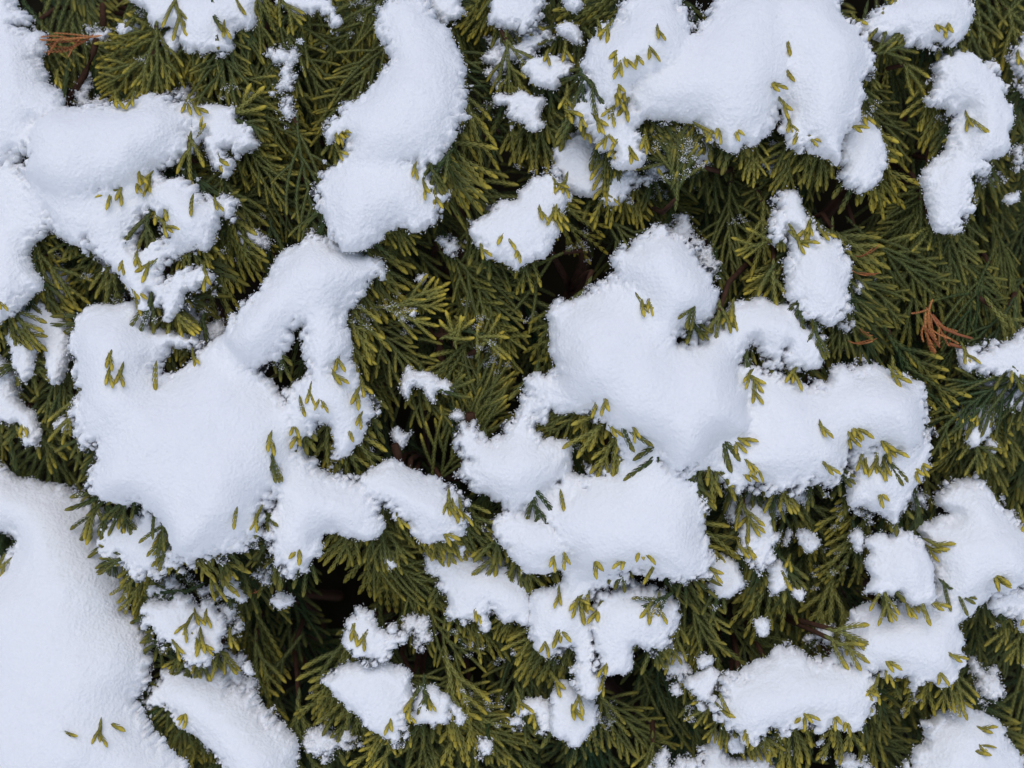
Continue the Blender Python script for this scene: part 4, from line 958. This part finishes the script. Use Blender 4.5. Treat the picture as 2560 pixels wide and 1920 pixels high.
buds = [SPRAYS[q] for q in order if SPRAYS[q][1] == 'bud' and seen[q] > 0]
print('visible', (seen > 6).sum(), 'of', len(SPRAYS))
NPART = 300
cells = {}; it_parent = {}
for it in inview[:NPART]:
    p = Binv@(it[3][:3, 3]+SB-C0); cells.setdefault((int(math.floor(p[0]/.056)), int(math.floor(p[1]/.056))), []).append((it, p))
B3 = np.stack([U, V, N], 1)
for key in sorted(cells):
    ps = np.array([q[1] for q in cells[key]]); m_ = ps.mean(0); m_[2] = ps[:, 2].min()-.025
    VV, TT, no_ = [], [], 0
    def grow(pts, rad, sides):
        global no_
        v, t = tube(pts, rad, sides); VV.append(v); TT.append(t+no_); no_ += len(v)
    out = m_@B3.T+C0; dirc = (out-CEN)/np.linalg.norm(out-CEN); s_ = np.linspace(0, 1, 7)[:, None]
    root = CEN+dirc*.18+np.array((0, 0, -.08)); stem = root*(1-s_)+out*s_+np.sin(s_*math.pi)*np.array((0, 0, -.03))
    grow(stem-SB, np.linspace(.006, .0016, 7), 6)
    for it, p in cells[key]:
        e_ = p@B3.T+C0; yv = it[3][:3, 1]/np.linalg.norm(it[3][:3, 1]); s_ = np.linspace(0, 1, 5)[:, None]
        c1 = out+dirc*.012; c2 = e_-yv*.012
        grow((out*(1-s_)**3+3*c1*s_*(1-s_)**2+3*c2*s_*s_*(1-s_)+(e_+yv*.003)*s_**3)-SB, np.linspace(.0014, .0008, 5), 5)
    br = link('branch', mesh_np('branch', np.concatenate(VV), np.concatenate(TT), M_BARK), shrub)
    for it, p in cells[key]: it_parent[id(it)] = br
for it in inview[:NPART]:
    rank, kind, i, Mx, colr = it
    o = link('spray', FANS[kind, i], it_parent[id(it)]); o.matrix_local = Matrix(Mx.tolist()); o.color = tuple(float(x) for x in colr)
# fine powder caught in the creases of the leaves that lie open to the sky
allq_ = np.concatenate(allp); ok = vis & (allq_[:, 2] > -.035)
pq = allq_[ok]; dens = noise2(pq[:, 0]*70, pq[:, 1]*70, 60)+.7*noise2(pq[:, 0]*190, pq[:, 1]*190, 61)
pq = pq[dens+rng.normal(size=len(dens))*.25 > .95]; pq = pq[rng.random(len(pq)) < min(1, 260/len(pq))]
pq = np.repeat(pq, 30, 0)+rng.normal(size=(len(pq)*30, 3))*np.array((.0008, .0006, .0004))+np.array((0, 0, .0003))
cv, ct = crystals(pq, .00036, rng)
link('snow_powder', mesh_np('snow_powder', cv@np.stack([U, V, N], 0)+C0, ct, M_SNOW), kind='stuff', label='fine snow powder caught in the creases of the sprays', category='snow')
# the rest, and the thinner foliage over the remainder of the shrub, as one mass each
def joined(name, items, colr, tipk=.6):
    VV, TT, CC = [], [], []; o_ = 0
    for v, t, c, Mx, cb in items:
        p = v@Mx[:3, :3].T+Mx[:3, 3]; cc = c.copy(); cc[:, 2] = np.clip(cc[:, 2]*.6+cb, 0, 1); cc[:, 0] *= tipk
        VV.append(p); TT.append(t+o_); CC.append(cc); o_ += len(v)
    o = link(name, mesh_np(name, np.concatenate(VV), np.concatenate(TT), M_LEAF, True, np.concatenate(CC)), shrub, kind='stuff'); o.color = colr
    return o
def raw(me):
    v = np.empty(len(me.vertices)*3, np.float32); me.vertices.foreach_get('co', v)
    t = np.empty(len(me.loops), np.int32); me.loops.foreach_get('vertex_index', t)
    c = np.empty(len(me.vertices)*4, np.float32); me.attributes['leaf'].data.foreach_get('color', c)
    return v.reshape(-1, 3), t.reshape(-1, 3), c.reshape(-1, 4)
RAW = {}
items = []
for rank, kind, i, Mx, colr in inview[NPART:]:
    if kind == 'long': v, t, c = LOW[i % 6]
    elif kind == 'fan': v, t, c = LOW['fan', i % 6]
    else:
        if (kind, i) not in RAW: RAW[kind, i] = raw(FANS[kind, i])
        v, t, c = RAW[kind, i]
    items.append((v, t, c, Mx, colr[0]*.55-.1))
joined('sprig_tips', [(*raw(FANS[k_, i]), Mx, .1) for rank, k_, i, Mx, colr in buds], (.78, 1.0, 0, 1), 1.0)
if items: joined('inner_sprays', items, (.12, .5, 0, 1))  # low olive value keeps these dark, shade painted into the leaf colour
print('sprays', len(SPRAYS), 'joined', len(items), 'tris', sum(len(x[1]) for x in items))
items = []
for q in range(470):
    if q < 390:                                 # closer set all round the part in view
        d = N*RS+U*rng.uniform(-.46, .46)+V*rng.uniform(-.42, .42); d /= np.linalg.norm(d)
    else:
        d = rng.normal(size=3); d /= np.linalg.norm(d)
        if d[1] > .35: continue
    pos = CEN+d*(RS-rng.uniform(.0, .05)); rel = pos-C0
    if abs(rel@U) < .225 and -.165 < rel@V < .235 and rel@N > -.2: continue
    dwn = np.array((0, 0, -1.))-d*(-d[2]); dwn /= np.linalg.norm(dwn)+1e-6
    y = dwn+d*rng.uniform(.1, .6)+np.cross(d, dwn)*rng.normal()*.5; y /= np.linalg.norm(y); x = np.cross(y, d); x /= np.linalg.norm(x); z = np.cross(x, y)
    Mx = np.eye(4); sc = 1.45; Mx[:3, 0], Mx[:3, 1], Mx[:3, 2], Mx[:3, 3] = x*sc, y*sc, z*sc, pos-y*.03-SB
    items.append((*LOW[q % 6], Mx, rng.uniform(0, .4)))
joined('outer_sprays', items, (.4, .5, 0, 1))
# ------------------------------------------------------------------ dead sprays, bare twigs, two falling flakes
def at(crop, x, y, depth):
    o = CR[crop]; X, Y = o[0]+x*S1, o[1]+y*S1; u, v = (X-1280)*K, (960-Y)*K; w = surf(u, v)+depth*1e-3
    return np.array((u*(D-w)/D, v*(D-w)/D, w))
DEADM = {}
def dead(crop, bx, by, tx, ty, kind, depth, label, lift=.1, roll=0.0):
    i = rng.integers(KINDS[kind])
    if (kind, i) not in DEADM:
        F = Fan(700+int(i)*7+len(kind)); r = F.r; L0 = FLEN[kind, i]; w = .0017; zk = r.uniform(2, 8)
        ax = F.branch((0, 0), 0, L0, w, r.uniform(-.5, .5), 1, 0, zk, True); sg = 1
        for q in (.2, .38, .55, .72):
            x, y, a = ax[int(len(ax)*q)]; F.branch((x, y), a+sg*r.uniform(.3, .7), L0*(.75-.6*q)*r.uniform(.7, 1.2), w*r.uniform(.6, 1), -sg*r.uniform(-.5, .9), 1, r.uniform(-.001, .001), zk, True); sg = -sg
        DEADM[kind, i] = F.mesh('dead_spray', M_DEAD)
    b, t = at(crop, bx, by, depth-3), at(crop, tx, ty, depth); d = t-b; L = np.linalg.norm(d)
    o = link('dead_spray', DEADM[kind, i], shrub, label=label)
    o.matrix_local = Matrix(frame(*b, math.atan2(d[0], d[1]), math.asin(d[2]/L), roll, L/FLEN[kind, i]).tolist())
dead('A', 640, 230, 290, 280, 'fan', 0, 'rusty orange dead spray above the broad many-lobed mass')
dead('A', 590, 230, 340, 420, 'fan', -1, 'rusty orange dead sprig')
dead('F', 1620, 290, 1490, 580, 'fan', 2, 'orange dead spray hanging among green fingers')
dead('F', 1590, 340, 1750, 590, 'fan', 2, 'orange dead sprig pointing down')
dead('F', 1580, 380, 1545, 640, 'tip', -6, 'orange dead sprig')
for q in ((1130, 0, 1245, 38), (1100, 90, 1218, 172), (1090, 550, 1218, 612), (1160, 470, 1186, 545)):
    dead('F', *q, 'tip', 1, 'browned sprig tip', roll=1.2)
dead('G', 1640, 500, 1650, 560, 'tip', 2, 'small orange bud-like dead tip')
def twig(pts, r0, r1, mat=M_BARK):
    p = np.array([at(*q) for q in pts]); P = p@B3.T+C0-SB
    v, t = tube(P, np.linspace(r0, r1, len(P)), 6); link('twig', mesh_np('twig', v, t, mat), shrub)
twig([('A', 620, 250, -12), ('A', 600, 340, -11), ('A', 550, 470, -12), ('A', 470, 600, -15), ('A', 420, 680, -20)], .0011, .0014)
twig([('E', 660, 420, -24), ('E', 640, 580, -20), ('E', 655, 700, -19), ('E', 645, 860, -24)], .0012, .0016)
twig([('E', 838, 1010, -8), ('E', 840, 1060, -9), ('E', 855, 1130, -14), ('E', 880, 1260, -26)], .0016, .0018)
twig([('E', 350, 1210, -6), ('E', 385, 1330, -8), ('E', 420, 1420, -16)], .0014, .0016)
twig([('F', 1540, 700, -14), ('F', 1580, 850, -12), ('F', 1640, 1040, -13), ('F', 1670, 1120, -18)], .0010, .0013)
twig([('F', 1620, 380, -3), ('F', 1700, 470, -2), ('F', 1790, 505, -1), ('F', 1880, 530, 0)], .0007, .0004, M_DEAD)
twig([('F', 1730, 565, -2), ('F', 1800, 585, -2), ('F', 1870, 605, -2)], .0007, .0004, M_DEAD)
twig([('A', 1790, 1290, -30), ('A', 1820, 1330, -28), ('A', 1850, 1440, -30)], .0010, .0012)
twig([('A', 660, -20, -30), ('A', 665, 160, -28), ('A', 650, 260, -34)], .0012, .0014)
def flake(crop, x, y, depth, n, size, label):
    r = np.random.default_rng(int(x)); p = at(crop, x, y, depth); v, t = crystals(r.normal(size=(n, 3))*size*.45, size*.55, r)
    o = link('snowflake', mesh_np('snowflake', v@B3.T, t, M_SNOW)); o.location = world(*p)
    o['label'] = label; o['category'] = 'snowflake'; o['group'] = 'falling snowflakes'
flake('A', 1930, 265, 22, 60, .0011, 'falling snowflake beside the upright streak of snow dust')
flake('A', 2085, 1040, 18, 40, .0007, 'tiny falling snowflake beside the tall snow column')
